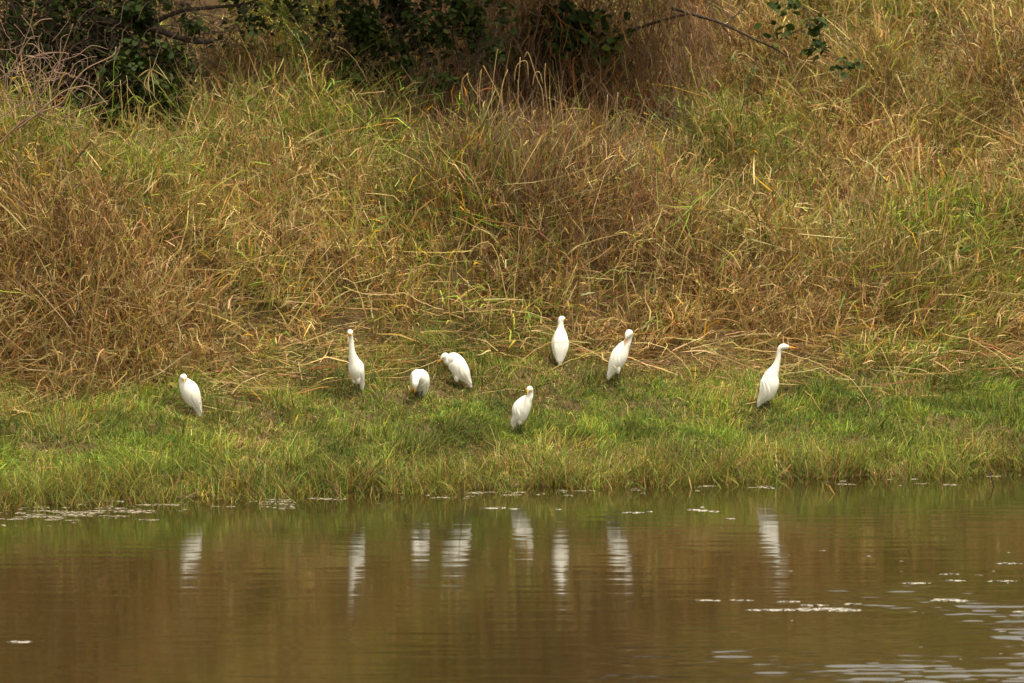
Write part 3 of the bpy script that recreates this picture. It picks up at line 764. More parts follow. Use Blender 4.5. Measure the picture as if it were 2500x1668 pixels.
# stand of dead upright weed stalks, mauve brown, centre of the slope
def dead_stand():
    root = ground_at(1235, 545)
    t = empty('dead_weed_stand', root, 'stand of dead mauve-brown upright stalks on mid slope below the shrubs', 'dead weeds')
    N = 5200
    x = root[0] + .15 + rng.normal(0, .75, N); y = root[1] + rng.uniform(-.25, 2.8, N)
    keep = np.abs(x - root[0]) < 1.6
    x, y = x[keep], y[keep]; N = len(x)
    base = np.stack([x, y, terrain(x, y)], -1)
    d0 = norm(np.stack([.20 * rng.standard_normal(N), .12 * rng.standard_normal(N) - .05, np.ones(N)], -1))
    bend = np.stack([.25 * rng.standard_normal(N), .15 * rng.standard_normal(N), -.12 * np.ones(N)], -1)
    tip = rng.random(N) < .25
    D = curved(d0, bend, 6, .05)
    D[tip, 5] = norm(np.stack([rng.standard_normal(tip.sum()), .3 * rng.standard_normal(tip.sum()), -.8 * np.ones(tip.sum())], -1)); 
    D[tip, 4, 2] *= .3; D[tip, 4] = norm(D[tip, 4])
    c = pick(['mauve', 'brown', 'rust', 'straw', 'pale'], [.8, .6, .35, .12, .04], N)
    mass = Mass()
    mass.add(*strips(base - root, D, .40 + .50 * rng.random(N), rand_side(d0), .0055 + .0055 * rng.random(N), c * .65, c * .85, np.array([1, 1, .9, .8, .7, .5])))
    tag(link('stalk_mass', mass.mesh('stalk_mass'), M_GRASS, t), kind='stuff')
    hand = [[(1290, 400), (1285, 300), (1265, 250), (1270, 140)], [(1330, 330), (1325, 230), (1310, 190), (1290, 130), (1280, 140)], [(1195, 270), (1150, 210), (1140, 180)], [(1130, 250), (1128, 200), (1143, 178)], [(1340, 290), (1330, 195), (1332, 155)], [(1250, 420), (1240, 330), (1220, 240), (1180, 160)],
            [(1205, 380), (1200, 250), (1210, 150), (1215, 120)], [(1180, 340), (1170, 240), (1175, 170)], [(1232, 330), (1225, 220), (1240, 170)], [(1255, 200), (1262, 160), (1285, 150), (1290, 190)], [(1300, 210), (1306, 180), (1318, 178), (1325, 205)]]
    for h in hand:
        P = px_path(h, root[1] + rng.uniform(.4, 1.2))
        tube_part('stalk', P, .0055, .003, M_STEM, t, PAL['mauve'] * .9, PAL['straw'] * .75, 4)
    for k in range(170):
        x0 = root[0] + .2 + rng.normal(0, .72); y0 = root[1] + rng.uniform(-.3, 2.4)
        P = rand_twig((x0, y0, terrain(x0, y0)), (rng.normal() * .15, -.05, 1), rng.uniform(.45, .95), 6, .12, -.02)
        tube_part('stalk', P, rng.uniform(.005, .0085), .003, M_STEM, t, (PAL['mauve'], PAL['rust'] * .6, PAL['brown'])[k % 3] * rng.uniform(.5, 1.2), PAL['mauve'] * rng.uniform(.6, 1.2), 4)
dead_stand()

# bare bush of arching twigs at the left edge
def bare_bush():
    root = ground_at(60, 425); y0 = root[1] - 1.0
    t = empty('bare_bush', root, 'leafless pinkish-brown bush of arching twigs at the left edge', 'bush')
    S = 4.48
    br = [[(-90, 1320), (130, 1210), (370, 1010), (600, 770), (720, 480), (800, 260)], [(-40, 1600), (200, 1370), (420, 1240), (670, 1130), (800, 910), (950, 750), (1230, 610), (1270, 510)], [(180, 1420), (400, 1250), (560, 1110), (700, 1000), (870, 950), (1000, 960), (1180, 1150)],
          [(210, 1400), (240, 1100), (180, 920), (80, 830), (-60, 700)], [(90, 1000), (150, 750), (240, 520), (330, 280), (375, 60), (385, -80)], [(-60, 900), (150, 760), (320, 650), (450, 600), (640, 575), (740, 590), (745, 660)], [(420, 1300), (400, 1000), (440, 800), (430, 560), (420, 440), (460, 360)],
          [(700, 1290), (900, 1190), (1180, 1100)], [(150, 1300), (90, 1020), (90, 820), (200, 620), (330, 420), (430, 400)], [(560, 1180), (570, 960), (640, 740), (660, 560), (670, 420), (740, 375)], [(-50, 1080), (100, 1100), (300, 1110), (520, 1100)], [(250, 1350), (330, 1180), (520, 940), (610, 700), (840, 610), (1000, 500), (1180, 540)],
          [(-20, 1190), (60, 900), (20, 700), (-30, 640)], [(380, 700), (460, 780), (520, 850)], [(360, 290), (450, 220), (570, 205)], [(600, 800), (720, 800), (800, 850), (830, 760)], [(300, 480), (370, 490), (460, 570), (580, 640)]]
    for k, b in enumerate(br):
        P = px_path([(a / S, c / S) for a, c in b], y0 + rng.uniform(-.25, .25), rng.uniform(-.1, .1))
        th = .009 if k in (1, 2) else .0052
        tube_part('branch', P, th, th * .4, M_STEM, t, np.array([.18, .11, .07]), np.array([.31, .20, .13]), 5)
    for k in range(75):                                # curly side twigs
        a, c = rng.uniform(-20, 190), rng.uniform(90, 270)
        if k > 45: a, c = rng.uniform(-20, 260), rng.uniform(150, 290)
        n = 6; th = rng.uniform(0, 2 * math.pi) ; cur = rng.normal(0, .28); pts = []
        for q in range(n):
            pts.append((a, c)); a += 13 * math.cos(th); c -= 13 * math.sin(th); th += cur + rng.normal(0, .22)
        tube_part('twig', px_path(pts, y0 + rng.uniform(-.35, .35), 0, 3), 0.0028, .0012, M_STEM, t, np.array([.22, .14, .10]), np.array([.36, .24, .175]), 4)
bare_bush()

# leafy weeds on the slope
def weed(label, px, py, wpx, hpx, n, size, nparts, pal, me=WEED_ME, nst=7):
    g = ground_at(px, py + 95); g = at(px, py, g[1] - .3); g[2] = float(terrain(g[0], g[1]))
    k = (g[1] + 40) / FPX
    rx, rz = wpx * k / 2, max(at(px, py - hpx, g[1])[2] - g[2], .25)
    stems = []
    pts = []
    for s in range(nst):
        b = g + np.array([rng.uniform(-.4, .4) * rx, rng.uniform(-.1, .15), 0]); b[2] = terrain(b[0], b[1])
        P = rand_twig(b, (rng.normal() * .6 * rx / rz, rng.normal() * .2 - .15, 1), rz * rng.uniform(.75, 1.15), 6, .16, -.05)
        stems.append((P, .004, .002, 'stem'))
        for q in P[5:]:
            for _ in range(max(1, int(1.3 * n / nst / (len(P) - 5)))): pts.append(q + rng.standard_normal(3) * np.array([.045, .04, .03]) * rx / .25)
    shrub('leafy_weed', label, 'weed', g, stems, np.array(pts), size, nparts, pal=pal, leaf_me=me, ratio=.75, droop=.1, bark=M_STEM)
WP = np.array([(.07, .105, .035), (.10, .135, .05), (.055, .09, .028), (.13, .15, .06)]); WY = np.array([(.16, .19, .07), (.22, .23, .11), (.12, .16, .05), (.27, .26, .14)])
weed('grey-green leafy weed with drooping round leaves left of the stalk clump, right of centre', 1760, 300, 70, 130, 150, .038, 110, WP)
weed('low grey-green bushy weed spilling below the dead vines', 1650, 345, 210, 120, 420, .026, 100, WP, nst=14)
weed('pale small-leaved weed nearest the hanging leaf spray', 2215, 195, 150, 130, 380, .024, 60, WY, nst=12)
weed('pale small-leaved weed at upper right, second from the frame edge', 2330, 215, 130, 110, 320, .022, 50, WY, nst=11)
weed('pale small-leaved weed closest to the right frame edge', 2435, 170, 110, 100, 260, .022, 40, WY, nst=9)
weed('spreading yellowish weed at upper right below the other pale weeds', 2240, 255, 260, 80, 330, .022, 40, WY, nst=14)
weed('dark green weed tuft near the top edge, right of the hanging leaf spray', 2240, 60, 120, 80, 220, .026, 30, WP, nst=9)
weed('small green weed growing at the left end of the hollow under the shrub', 1010, 250, 120, 80, 150, .034, 60, np.array([(.04, .09, .03), (.07, .13, .04)]), nst=8)

# ------------------------------------------------------------------ single culms and stalks one can point at
def stalk(name, label, cat, pts, lift=0.0, r=.0045, c0=None, c1=None, y=None, dy=0.0, group=None, leaves=(), base_i=0):
    """pts in photo pixels; stands at the ground under pts[base_i] (moved lift metres toward the viewer)"""
    c0 = PAL['straw'] if c0 is None else np.asarray(c0); c1 = PAL['pale'] if c1 is None else np.asarray(c1)
    if y is None: y = ground_at(*pts[base_i])[1] - lift
    r = r * .8
    if y - float(shore(at(*pts[base_i], y)[0])) > 4.4: y -= .65          # up among the tips, not at the roots
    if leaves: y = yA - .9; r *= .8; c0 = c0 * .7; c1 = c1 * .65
    P = px_path(pts, y, dy, 6)
    P[1:] += np.cumsum(rng.normal(0, .0035, (len(P) - 1, 3)), axis=0) * np.array([1, 1, 1])
    b = P[0].copy()
    if not leaves:
        V, c, i, C = tube(P - b, np.linspace(r, r * .55, len(P)), c0, c1, 5)
        o = link(name, raw_mesh(name, V, c, i, C, True), M_STEM); o.location = b
        return tag(o, label, cat, group)
    t = empty(name, b, label, cat, group)
    tube_part('stem', P, r, r * .6, M_STEM, t, c0, c1, 5)
    for lf in leaves:
        Q = px_path(lf[0], y - .02, -.03, 4) - b
        n = len(Q); T = norm(np.gradient(Q, axis=0)); sd = norm(np.cross(T, np.array([.2, -1, .25])))
        wv = .75 * lf[2] * np.sin(np.linspace(.25, 3.10, n)) ** .7
        V = np.stack([Q - sd * wv[:, None] / 2, Q + np.array([0, -.15, 0]) * wv[:, None], Q + sd * wv[:, None] / 2], 1).reshape(-1, 3)
        idx = []
        for k in range(n - 1):
            for m_ in (0, 1): idx += [3 * k + m_, 3 * k + m_ + 1, 3 * k + m_ + 4, 3 * k + m_ + 3]
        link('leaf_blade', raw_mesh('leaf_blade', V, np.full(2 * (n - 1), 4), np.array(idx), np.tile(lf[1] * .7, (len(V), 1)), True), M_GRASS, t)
    return t
GR, YG, YE, ST, PA, BRN = PAL['green'], PAL['ygreen'], PAL['yellow'], PAL['straw'], PAL['pale'], PAL['brown']
stalk('grass_culm', 'tall green grass culm with side blades against the dark tree', 'grass stem', [(268, 352), (272, 290), (277, 223), (281, 154)], .05, .006, GR, YG,
      leaves=[([(277, 225), (262, 200), (248, 222)], GR, .012), ([(279, 195), (268, 205), (258, 212)], YG, .010), ([(280, 190), (290, 176), (278, 160)], GR, .010)])
stalk('grass_culm', 'straw-coloured upright culm just right of the tall green culm', 'grass stem', [(298, 335), (296, 270), (292, 195)], .06, .006, ST, PA, leaves=[([(296, 280), (304, 300), (312, 318)], ST, .01)])
stalk('grass_culm', 'leaning straw culm, third of the culms against the dark tree', 'grass stem', [(320, 322), (314, 250), (304, 186)], .06, .0055, ST, PA, leaves=[([(308, 205), (318, 222), (326, 234)], ST, .01)])
stalk('grass_culm', 'culm topped by a fan of drooping green blades against the dark tree', 'grass stem', [(338, 335), (336, 290), (334, 250), (326, 235)], .06, .005, ST, YG,
      leaves=[([(326, 235), (342, 240), (360, 256)], YG, .013), ([(326, 236), (340, 247), (352, 254)], YG, .012), ([(327, 234), (316, 244), (308, 256)], YG, .010), ([(326, 233), (338, 236), (350, 246)], GR, .010)])
stalk('grass_culm', 'dead culm with shrivelled hanging leaves beside the low limb', 'grass stem', [(408, 235), (385, 200), (368, 170), (364, 140)], .05, .005, YG, ST,
      leaves=[([(366, 170), (362, 200), (366, 228)], PA, .012), ([(366, 172), (352, 205), (364, 222)], ST, .010), ([(368, 172), (374, 205), (377, 240)], PA, .010), ([(366, 168), (350, 178), (335, 190)], ST, .012), ([(370, 168), (390, 180), (410, 195)], ST, .010)])
stalk('bent_stalk', 'long reddish stalk arching sideways under the low limb', 'stalk', [(420, 195), (445, 178), (490, 166), (540, 160), (590, 165)], .05, .005, (.30, .13, .07), (.34, .16, .08))
stalk('bent_stalk', 'pale straw bent over beside the small yellow leaf, left of the broad-leaved shrub', 'stalk', [(905, 265), (900, 215), (885, 172), (850, 130), (818, 112)], .1, .005, ST, PA)
stalk('bent_stalk', 'white-barked straight straw crossing the grass below the low limb', 'stalk', [(520, 300), (510, 245), (500, 205), (492, 172)], .08, .005, PA, PA)
stalk('straw_stalk', 'long pale straw arching across the breast of the back-turned egret', 'straw', [(1262, 893), (1300, 858), (1340, 842), (1372, 837), (1410, 842), (1450, 862), (1485, 880)], y=FOOT[5][1] - .32, r=.0042, c0=ST, c1=PA)
stalk('straw_stalk', 'straight straw lying in front of the back-turned egret\'s tail', 'straw', [(1342, 905), (1385, 884), (1430, 868), (1480, 850)], y=FOOT[5][1] - .40, r=.0045, c0=ST, c1=YG * 1.3)
stalk('straw_stalk', 'thin reddish straw across the neck of the back-turned egret', 'straw', [(1280, 800), (1335, 797), (1380, 794), (1440, 793), (1500, 790)], y=FOOT[5][1] - .22, r=.0028, c0=ST, c1=(.34, .17, .08))
stalk('straw_stalk', 'tall straw arching down to the right of the preening egret', 'straw', [(1545, 838), (1590, 838), (1640, 860), (1680, 900), (1692, 935), (1690, 966)], y=FOOT[6][1] - .15, r=.0042, c0=PA, c1=ST)
stalk('straw_stalk', 'straw lying along the ground left of the far right egret\'s tail', 'straw', [(1846, 982), (1800, 990), (1750, 992), (1700, 990), (1655, 975)], lift=.45, r=.0045, c0=ST, c1=PA)
stalk('straw_stalk', 'grey straw passing behind the neck of the egret with the outstretched bill', 'straw', [(1790, 850), (1850, 858), (1920, 864), (1975, 880), (2030, 905)], y=FOOT[7][1] + .25, r=.0045, c0=ST, c1=PA)
stalk('straw_stalk', 'green-yellow straw sticking out from the chest of the egret at right', 'straw', [(1888, 915), (1910, 925), (1934, 938)], y=FOOT[7][1] + .05, r=.005, c0=YG * 1.4, c1=YG)
stalk('straw_stalk', 'long straw curving down to the grass right of the rightmost egret', 'straw', [(2030, 900), (2075, 925), (2110, 965), (2128, 1000), (2130, 1030)], lift=-.1, base_i=4, r=.0042, c0=ST, c1=PA)
stalk('straw_stalk', 'short kinked straw low in the grass right of the rightmost egret', 'straw', [(1965, 955), (1990, 975), (2010, 1005), (2028, 1025)], lift=.0, base_i=3, r=.0038, c0=ST, c1=ST)
stalk('straw_stalk', 'thin straw reaching to the shoulder of the nearest egret', 'straw', [(1130, 970), (1170, 964), (1220, 957), (1275, 962)], lift=-.05, r=.0035, c0=ST, c1=PA)
stalk('straw_stalk', 'pale straw running up to the bill of the hunched egret', 'straw', [(960, 915), (1000, 902), (1040, 890), (1066, 876)], y=FOOT[4][1] + .05, r=.005, c0=ST, c1=PA)
stalk('straw_stalk', 'long diagonal straw leaning right above the tall thin egret', 'straw', [(700, 800), (745, 740), (800, 680), (850, 642), (880, 625)], lift=.25, r=.0055, c0=ST, c1=PA)
stalk('straw_stalk', 'second diagonal straw leaning right above the tall thin egret', 'straw', [(720, 795), (780, 735), (840, 665)], lift=.3, r=.0042, c0=ST, c1=PA)
stalk('straw_stalk', 'long wavy straw lying across the dark hollow at centre', 'straw', [(838, 700), (880, 712), (940, 715), (990, 712), (1040, 735), (1085, 748)], y=ground_at(950, 760)[1] - .3, r=.005, c0=ST, c1=PA)
stalk('straw_stalk', 'arched straw with bent tip standing in the middle of the slope', 'straw', [(1240, 740), (1225, 690), (1210, 630), (1190, 600), (1172, 594), (1145, 612), (1120, 618)], lift=.1, r=.0045, c0=ST, c1=PA)
stalk('straw_stalk', 'thin upright straw in the middle of the slope above the back-turned egret', 'straw', [(1255, 750), (1262, 680), (1265, 620), (1268, 560)], lift=.1, r=.004, c0=ST, c1=PA)
stalk('straw_stalk', 'horizontal straw in the dry grass above the hunched egret', 'straw', [(1080, 765), (1160, 758), (1230, 756), (1300, 768), (1350, 785)], y=ground_at(1200, 790)[1] - .2, r=.005, c0=ST, c1=PA)
stalk('straw_stalk', 'thick white straw leaning left at upper right of the slope', 'straw', [(2165, 440), (2140, 410), (2110, 385), (2085, 368)], lift=.3, r=.007, c0=PA, c1=PA)
stalk('straw_stalk', 'white upright straw right of centre on the upper slope', 'straw', [(2120, 380), (2125, 340), (2130, 285)], lift=.3, r=.006, c0=PA, c1=PA)
stalk('straw_stalk', 'curled white dead blade on the slope above the preening egret', 'straw', [(1838, 472), (1860, 476), (1872, 485), (1876, 500)], y=ground_at(1860, 500)[1] - .3, r=.006, c0=PA, c1=PA)
stalk('straw_stalk', 'long level straw on the right slope above the rightmost egret', 'straw', [(1900, 740), (1960, 732), (2020, 738), (2065, 728)], y=ground_at(1980, 770)[1] - .25, r=.0055, c0=ST, c1=PA)
stalk('straw_stalk', 'long straw sloping down at the right edge of the picture', 'straw', [(2300, 815), (2380, 835), (2440, 870), (2480, 905), (2500, 935)], y=ground_at(2400, 890)[1] - .2, r=.0045, c0=ST, c1=PA)
stalk('straw_stalk', 'arched straw at the left edge of the slope', 'straw', [(-5, 840), (40, 820), (100, 780), (160, 740), (215, 705)], y=ground_at(100, 850)[1] - .2, r=.0048, c0=ST, c1=PA)
stalk('straw_stalk', 'short white curved straw on the left slope', 'straw', [(265, 702), (248, 685), (234, 668), (226, 648)], y=ground_at(250, 740)[1] - .25, r=.006, c0=PA, c1=PA)
stalk('straw_stalk', 'level straw above the leftmost egret', 'straw', [(300, 930), (350, 915), (385, 912)], lift=.1, r=.005, c0=ST, c1=PA)
# twigs in the water's edge
stalk('water_twig', 'forked dark twig poking out of the water near the right edge', 'twig', [(2427, 1188), (2421, 1172), (2418, 1158), (2404, 1152)], lift=0, r=.006, c0=(.02, .015, .012), c1=(.05, .03, .02))
stalk('water_twig', 'thin bare stem rising from the shoreline in front of the hunched egret', 'twig', [(1131, 1238), (1130, 1190), (1129, 1150), (1131, 1112)], lift=0, r=.004, c0=(.10, .05, .03), c1=(.14, .08, .04))
stalk('water_twig', 'dark bent reed at the shoreline below the tall thin egret', 'twig', [(826, 1212), (815, 1192), (802, 1178), (794, 1176)], lift=0, r=.007, c0=(.16, .08, .04), c1=(.03, .02, .015))
stalk('water_twig', 'dark upright stem in the water right of the rightmost egret', 'twig', [(2072, 1193), (2070, 1170), (2069, 1150)], lift=0, r=.005, c0=(.03, .02, .012), c1=(.08, .05, .03))

# ------------------------------------------------------------------ egrets
def lathe_faces(n, sides):
    idx = []; cnt = []
    for i in range(n - 1):
        for k in range(sides):
            k2 = (k + 1) % sides
            idx += [i * sides + k, i * sides + k2, (i + 1) * sides + k2, (i + 1) * sides + k]; cnt.append(4)
    idx += list(range(sides))[::-1]; cnt.append(sides)
    idx += [(n - 1) * sides + k for k in range(sides)]; cnt.append(sides)
    return np.array(cnt), np.array(idx)
def egret(label, key, spine, n_body, beak, mirror, yaw, hip, lat=.86, stance=(0, 0), wing_low=1.75):
    """spine rows: X forward, Z up, Y sideways (minus = nearer the viewer before the yaw), r in photo pixels"""
    foot = FOOT[key]
    k = (foot[1] + 40) / FPX
    root = empty('egret', foot, label, 'egret', 'white egrets on the grassy bank')
    th = math.radians(yaw); cy, sy = math.cos(th), math.sin(th)
    def W(P):
        P = np.array(P, float) * 1.0
        if mirror: P[..., 0] = -P[..., 0]
        Q = P.copy(); Q[..., 0] = P[..., 0] * cy - P[..., 1] * sy; Q[..., 1] = P[..., 0] * sy + P[..., 1] * cy
        return Q * k
    def part(name, V, c, i, mat, par=root, off=None):
        V = W(V)
        if mirror:
            i = np.array(i); st = np.concatenate([[0], np.cumsum(c)]); i = np.concatenate([i[st[q]:st[q + 1]][::-1] for q in range(len(c))])
        if off is not None: V = V - off
        return link(name, raw_mesh(name, V, c, i, None, True), mat, par)
    S = np.array([(a, (y_ if y_ else 0.0), z, r) for a, z, y_, r in spine])
    sub = 6
    Q = catmull(S, sub)
    C, R = Q[:, :3], np.maximum(Q[:, 3], .4)
    t0 = C[1] - C[0]
    n0 = np.array([-t0[2], 0, t0[0]])
    T, Nn, B = frames(C, n0)
    m = len(C)
    ib = (n_body - 1) * sub                          # last ring of the trunk
    fl = np.ones(m) * .97; fl[:ib] = lat; 
    for q in range(ib, min(m, ib + 2 * sub)): fl[q] = lat + (.97 - lat) * (q - ib) / (2 * sub)
    sides = 24
    a = np.arange(sides) / sides * 2 * math.pi
    jit = 1 + .012 * np.sin(5 * a[None] + np.arange(m)[:, None] * .9) * (R[:, None] > 9)
    V = C[:, None] + (np.cos(a)[None, :, None] * Nn[:, None] + np.sin(a)[None, :, None] * B[:, None] * fl[:, None, None]) * (R[:, None] * jit)[..., None]
    cnt, idx = lathe_faces(m, sides)
    part('body', V.reshape(-1, 3), cnt, idx, M_FEATHER)
    # folded wings: two lens-shaped shells hugging the trunk, tip over the tail
    i0, i1 = 2, ib + 2
    for sgn in (1, -1):
        rows = []; na = 15
        for q in range(i0, i1):
            s = (q - i0) / (i1 - 1 - i0)
            lo = .30 + wing_low * math.sin(math.pi * min(1, .12 + s * .95)) ** .8
            g = np.linspace(.10, lo, na)
            u = np.linspace(0, 1, na)
            ed = np.minimum(1, (1 - u) / .14) * np.minimum(1, u / .25) * min(1, (1 - s) / .18) * min(1, s / .05 + .35)
            ridge = .040 * np.sin(u * 20 + s * 4) * (s < .8)
            rr = R[q] * (.965 + (.115 + ridge) * ed) + .5 * ed
            P = C[q] + (np.cos(g)[:, None] * Nn[q] + sgn * np.sin(g)[:, None] * B[q] * fl[q]) * rr[:, None]
            inner = C[q] + (np.cos(g)[:, None] * Nn[q] + sgn * np.sin(g)[:, None] * B[q] * fl[q]) * (R[q] * .85)
            rows.append(np.vstack([P, inner[::-1]]))
        Vw = np.array(rows); n, sd = Vw.shape[:2]
        cw, iw = lathe_faces(n, sd)
        if sgn > 0:
            st = np.concatenate([[0], np.cumsum(cw)]); iw = np.concatenate([iw[st[q]:st[q + 1]][::-1] for q in range(len(cw))])
        part('wing', Vw.reshape(-1, 3), cw, iw, M_FEATHER)
    # bill: upper and lower mandible as one tapering wedge each
    b0, b1 = [np.array((p_[0], p_[2], p_[1]), float) for p_ in beak]
    bd = (b1 - b0) / np.linalg.norm(b1 - b0)
    up = np.array([0, 0, 1.0]) - bd * bd[2]
    if np.linalg.norm(up) < .4: up = np.array([1.0, 0, .3]); up = up - bd * (up @ bd)
    up /= np.linalg.norm(up); sdv = np.cross(bd, up)
    LB = np.linalg.norm(b1 - b0)
    for nm, z0, z1, ln in (('upper_bill', -.15, 3.4, 1.0), ('lower_bill', -2.3, .1, .93)):
        rows = []
        for q in np.linspace(0, 1, 7):
            w_ = (1 - q ** 1.15); c_ = b0 + bd * LB * ln * q - up * (.9 * q ** 2)
            g = np.arange(8) / 8 * 2 * math.pi
            hz = (z1 - z0) / 2; mz = (z1 + z0) / 2
            rows.append(c_ + (up * (mz + hz * np.cos(g))[:, None] * max(w_, .06) + sdv * (2.1 * np.sin(g))[:, None] * max(w_, .05)))
        cb, ib_ = lathe_faces(7, 8)
        part(nm, np.array(rows).reshape(-1, 3), cb, ib_, M_BEAK)
    # eyes with pupils and bare yellow skin in front of them
    hc = C[-1] + (C[-1] - b0) * 0 - bd * 5.2 + up * 1.3
    rh = np.interp(5.2, np.cumsum(np.concatenate([[0], np.linalg.norm(np.diff(C[::-1], axis=0), axis=1)])), R[::-1])
    for sgn in (1, -1):
        def ball(c_, r, nlat=6, nlon=8):
            rows = []
            for q in range(nlat):
                ph = math.pi * (q + .5) / nlat
                g = np.arange(nlon) / nlon * 2 * math.pi
                rows.append(c_ + r * np.stack([np.sin(ph) * np.cos(g), np.sin(ph) * np.sin(g), np.full(nlon, np.cos(ph))], -1))
            cc, ii = lathe_faces(nlat, nlon); ii = ii
            return np.array(rows).reshape(-1, 3), cc, ii
        ec = hc + sdv * sgn * (rh * .84)
        e = part('eye', *ball(ec, 1.45), M_EYE)
        part('pupil', *ball(ec + sdv * sgn * .6 + bd * .1, 1.25), M_PUPIL, e)
        part('lore', *ball(hc + bd * 3.2 - up * .9 + sdv * sgn * (rh * .45), 1.7), M_LORE)
    # legs: feathered thigh inside the belly, dark shank with backward hock, foot with toes
    for j, sgn in enumerate((1, -1)):
        hx, hz = hip
        fx = stance[j]
        thigh = np.array([(hx - 1, sgn * 6, hz + 8), (hx + 1, sgn * 6, hz - 2), (hx, sgn * 5.5, hz - 11)], float)
        Vt, ct, it, _ = tube(catmull(thigh, 3), np.array([7, 7, 6.6, 6, 5, 4, 2.4]), (1, 1, 1), None, 10)
        L_ = part('leg', Vt, ct, it, M_FEATHER)
        P = np.array([(hx + .5, sgn * 5.6, hz - 6), ((hx + fx) / 2 - 3.5, sgn * 5.2, hz * .52), (fx, sgn * 5, 1.2)], float)
        P = np.vstack([P[0] + (P[1] - P[0]) * u for u in np.linspace(0, 1, 5)][:4] + [P[1] + (P[2] - P[1]) * u for u in np.linspace(0, 1, 6)])
        Rr = np.array([1.9, 1.7, 1.6, 1.7, 2.0, 1.55, 1.35, 1.3, 1.35, 1.6])
        Vs, cs, is_, _ = tube(P, Rr, (1, 1, 1), None, 8)
        s_ = part('shank', Vs, cs, is_, M_LEG, L_)
        for q, (da, ln) in enumerate(((-.5, 13), (0, 15), (.5, 13), (math.pi, 9))):
            tp = np.array([(fx, sgn * 5, 1.4), (fx + ln * .5 * math.cos(da), sgn * 5 + ln * .5 * math.sin(da), 1.3), (fx + ln * math.cos(da), sgn * 5 + ln * math.sin(da), .6)])
            Vq, cq, iq, _ = tube(tp, np.array([1.1, .9, .4]), (1, 1, 1), None, 6)
            part('toe', Vq, cq, iq, M_LEG, L_)
    return root

egret('hunched white egret with neck drawn in facing the viewer, farthest left of the flock', 1,
      [(-26, 0, 0, 2.5), (-21.7, 18, 0, 9), (-7.6, 46, 0, 20), (2.2, 66.7, 0, 22), (11.5, 83, 0, 17.5), (16.5, 92, -1, 11.5), (18, 98.5, -4, 9.2), (18.4, 100, -8, 8.8), (18.4, 98, -12.5, 6.8), (18.5, 95.5, -16.5, 3.2)], 5,
      ((18.5, 96, -15.5), (23.5, 88, -33)), True, 20, (-2, 40), stance=(4, -3))
egret('tall thin egret with stretched upright neck facing the viewer between straw and sward', 2,
      [(-30, 12, 0, 3), (-20, 33, 0, 10), (-5, 56, 0, 18.5), (2, 72, 0, 19.5), (9, 89, 0, 14.5), (15, 105, 0, 9.3), (18, 120, 0, 7), (20, 136.6, 0, 6), (22, 148.6, 0, 5.8), (25.5, 157, -1, 7), (30.5, 159, -4, 7.2), (35, 157.3, -7.5, 5.6), (38.5, 155.5, -10.5, 3)], 5,
      ((38, 155.7, -10), (52, 152.5, -26)), True, 57, (-2, 42), stance=(6, -6))
egret('stooping egret with head bent down and orange bill pointing at the grass', 3,
      [(-29, 1, 0, 3), (-24, 17, 0, 11), (-12, 38, 0, 19), (1, 53, 0, 21.5), (13, 57, 0, 18), (24, 57, 0, 12), (32, 51, 0, 9), (35.5, 42.5, 0, 8.4), (36.8, 35.5, 0, 5.8), (37.2, 31, 0, 3.2)], 5,
      ((37, 33.5, 0), (39, 19, 0)), True, 74, (-4, 38), lat=1.0, wing_low=1.95)
egret('hunched egret in profile facing left with an orange bill held low', 4,
      [(-33, 6, 0, 2.5), (-24, 22.5, 0, 9.5), (-11.2, 40.3, 0, 20), (2.5, 62, 0, 21.5), (12.5, 76.5, 0, 17), (24.5, 71, 0, 10), (28, 78.5, 0, 9), (31.3, 83.5, 0, 9.2), (37, 80, 0, 7), (41, 76, 0, 3.6)], 5,
      ((40.2, 77, 0), (53.8, 66.5, 0)), True, 8, (3, 32), stance=(3, 6))
egret('egret turned away showing its white back, highest up the bank', 5,
      [(-15, 5, 0, 3), (-12, 20, 0, 9.5), (-6, 43, 0, 17.5), (0, 62, 0, 19.5), (4, 80, 0, 15.5), (7, 94, 0, 9.2), (8, 103, 0, 7), (8.5, 111, 0, 7), (9.5, 116.5, -1.5, 7.5), (12, 117, -5.5, 6.6), (13.5, 115.5, -9.5, 3.4)], 5,
      ((13.2, 115.7, -8.8), (25, 113.5, -17)), False, 84, (-2, 40), lat=1.0)
egret('egret with its head turned back and bill tucked to its neck, preening', 6,
      [(-27, 16, 0, 3), (-18.5, 34, 0, 9.5), (-6.5, 56.9, 0, 18.5), (2.7, 75.3, 0, 20), (11.9, 94, 0, 15.3), (19.5, 105, 0, 10.5), (24.5, 115, 1, 8), (27, 124, 0, 7.8), (26.3, 131, -4, 8.6), (23, 128, -8.5, 8), (19.8, 120.5, -11.5, 5.2), (18.6, 116.5, -12.5, 3.2)], 5,
      ((18.8, 117.5, -12), (12.5, 102, -15.5)), False, 0, (-2, 42), stance=(2, -4))
egret('long-necked egret in profile facing right with bill held level, farthest right of the flock', 7,
      [(-28.5, 8, 0, 2), (-21.2, 23, 0, 9), (-7.9, 41.2, 0, 19), (.6, 64.8, 0, 22.6), (4.8, 84.8, 0, 18.4), (11.5, 99.4, 0, 12.6), (17.9, 115.8, 0, 8), (22.2, 132.7, 0, 6.1), (24, 145.5, 0, 5.9), (27.2, 153.5, 0, 6.9), (33.9, 157.2, 0, 7.9), (41.2, 157, 0, 6.4), (47.5, 156, 0, 3.2)], 5,
      ((46, 156.2, 0), (73, 154.0, 0)), False, -6, (0, 40), stance=(4, -4))
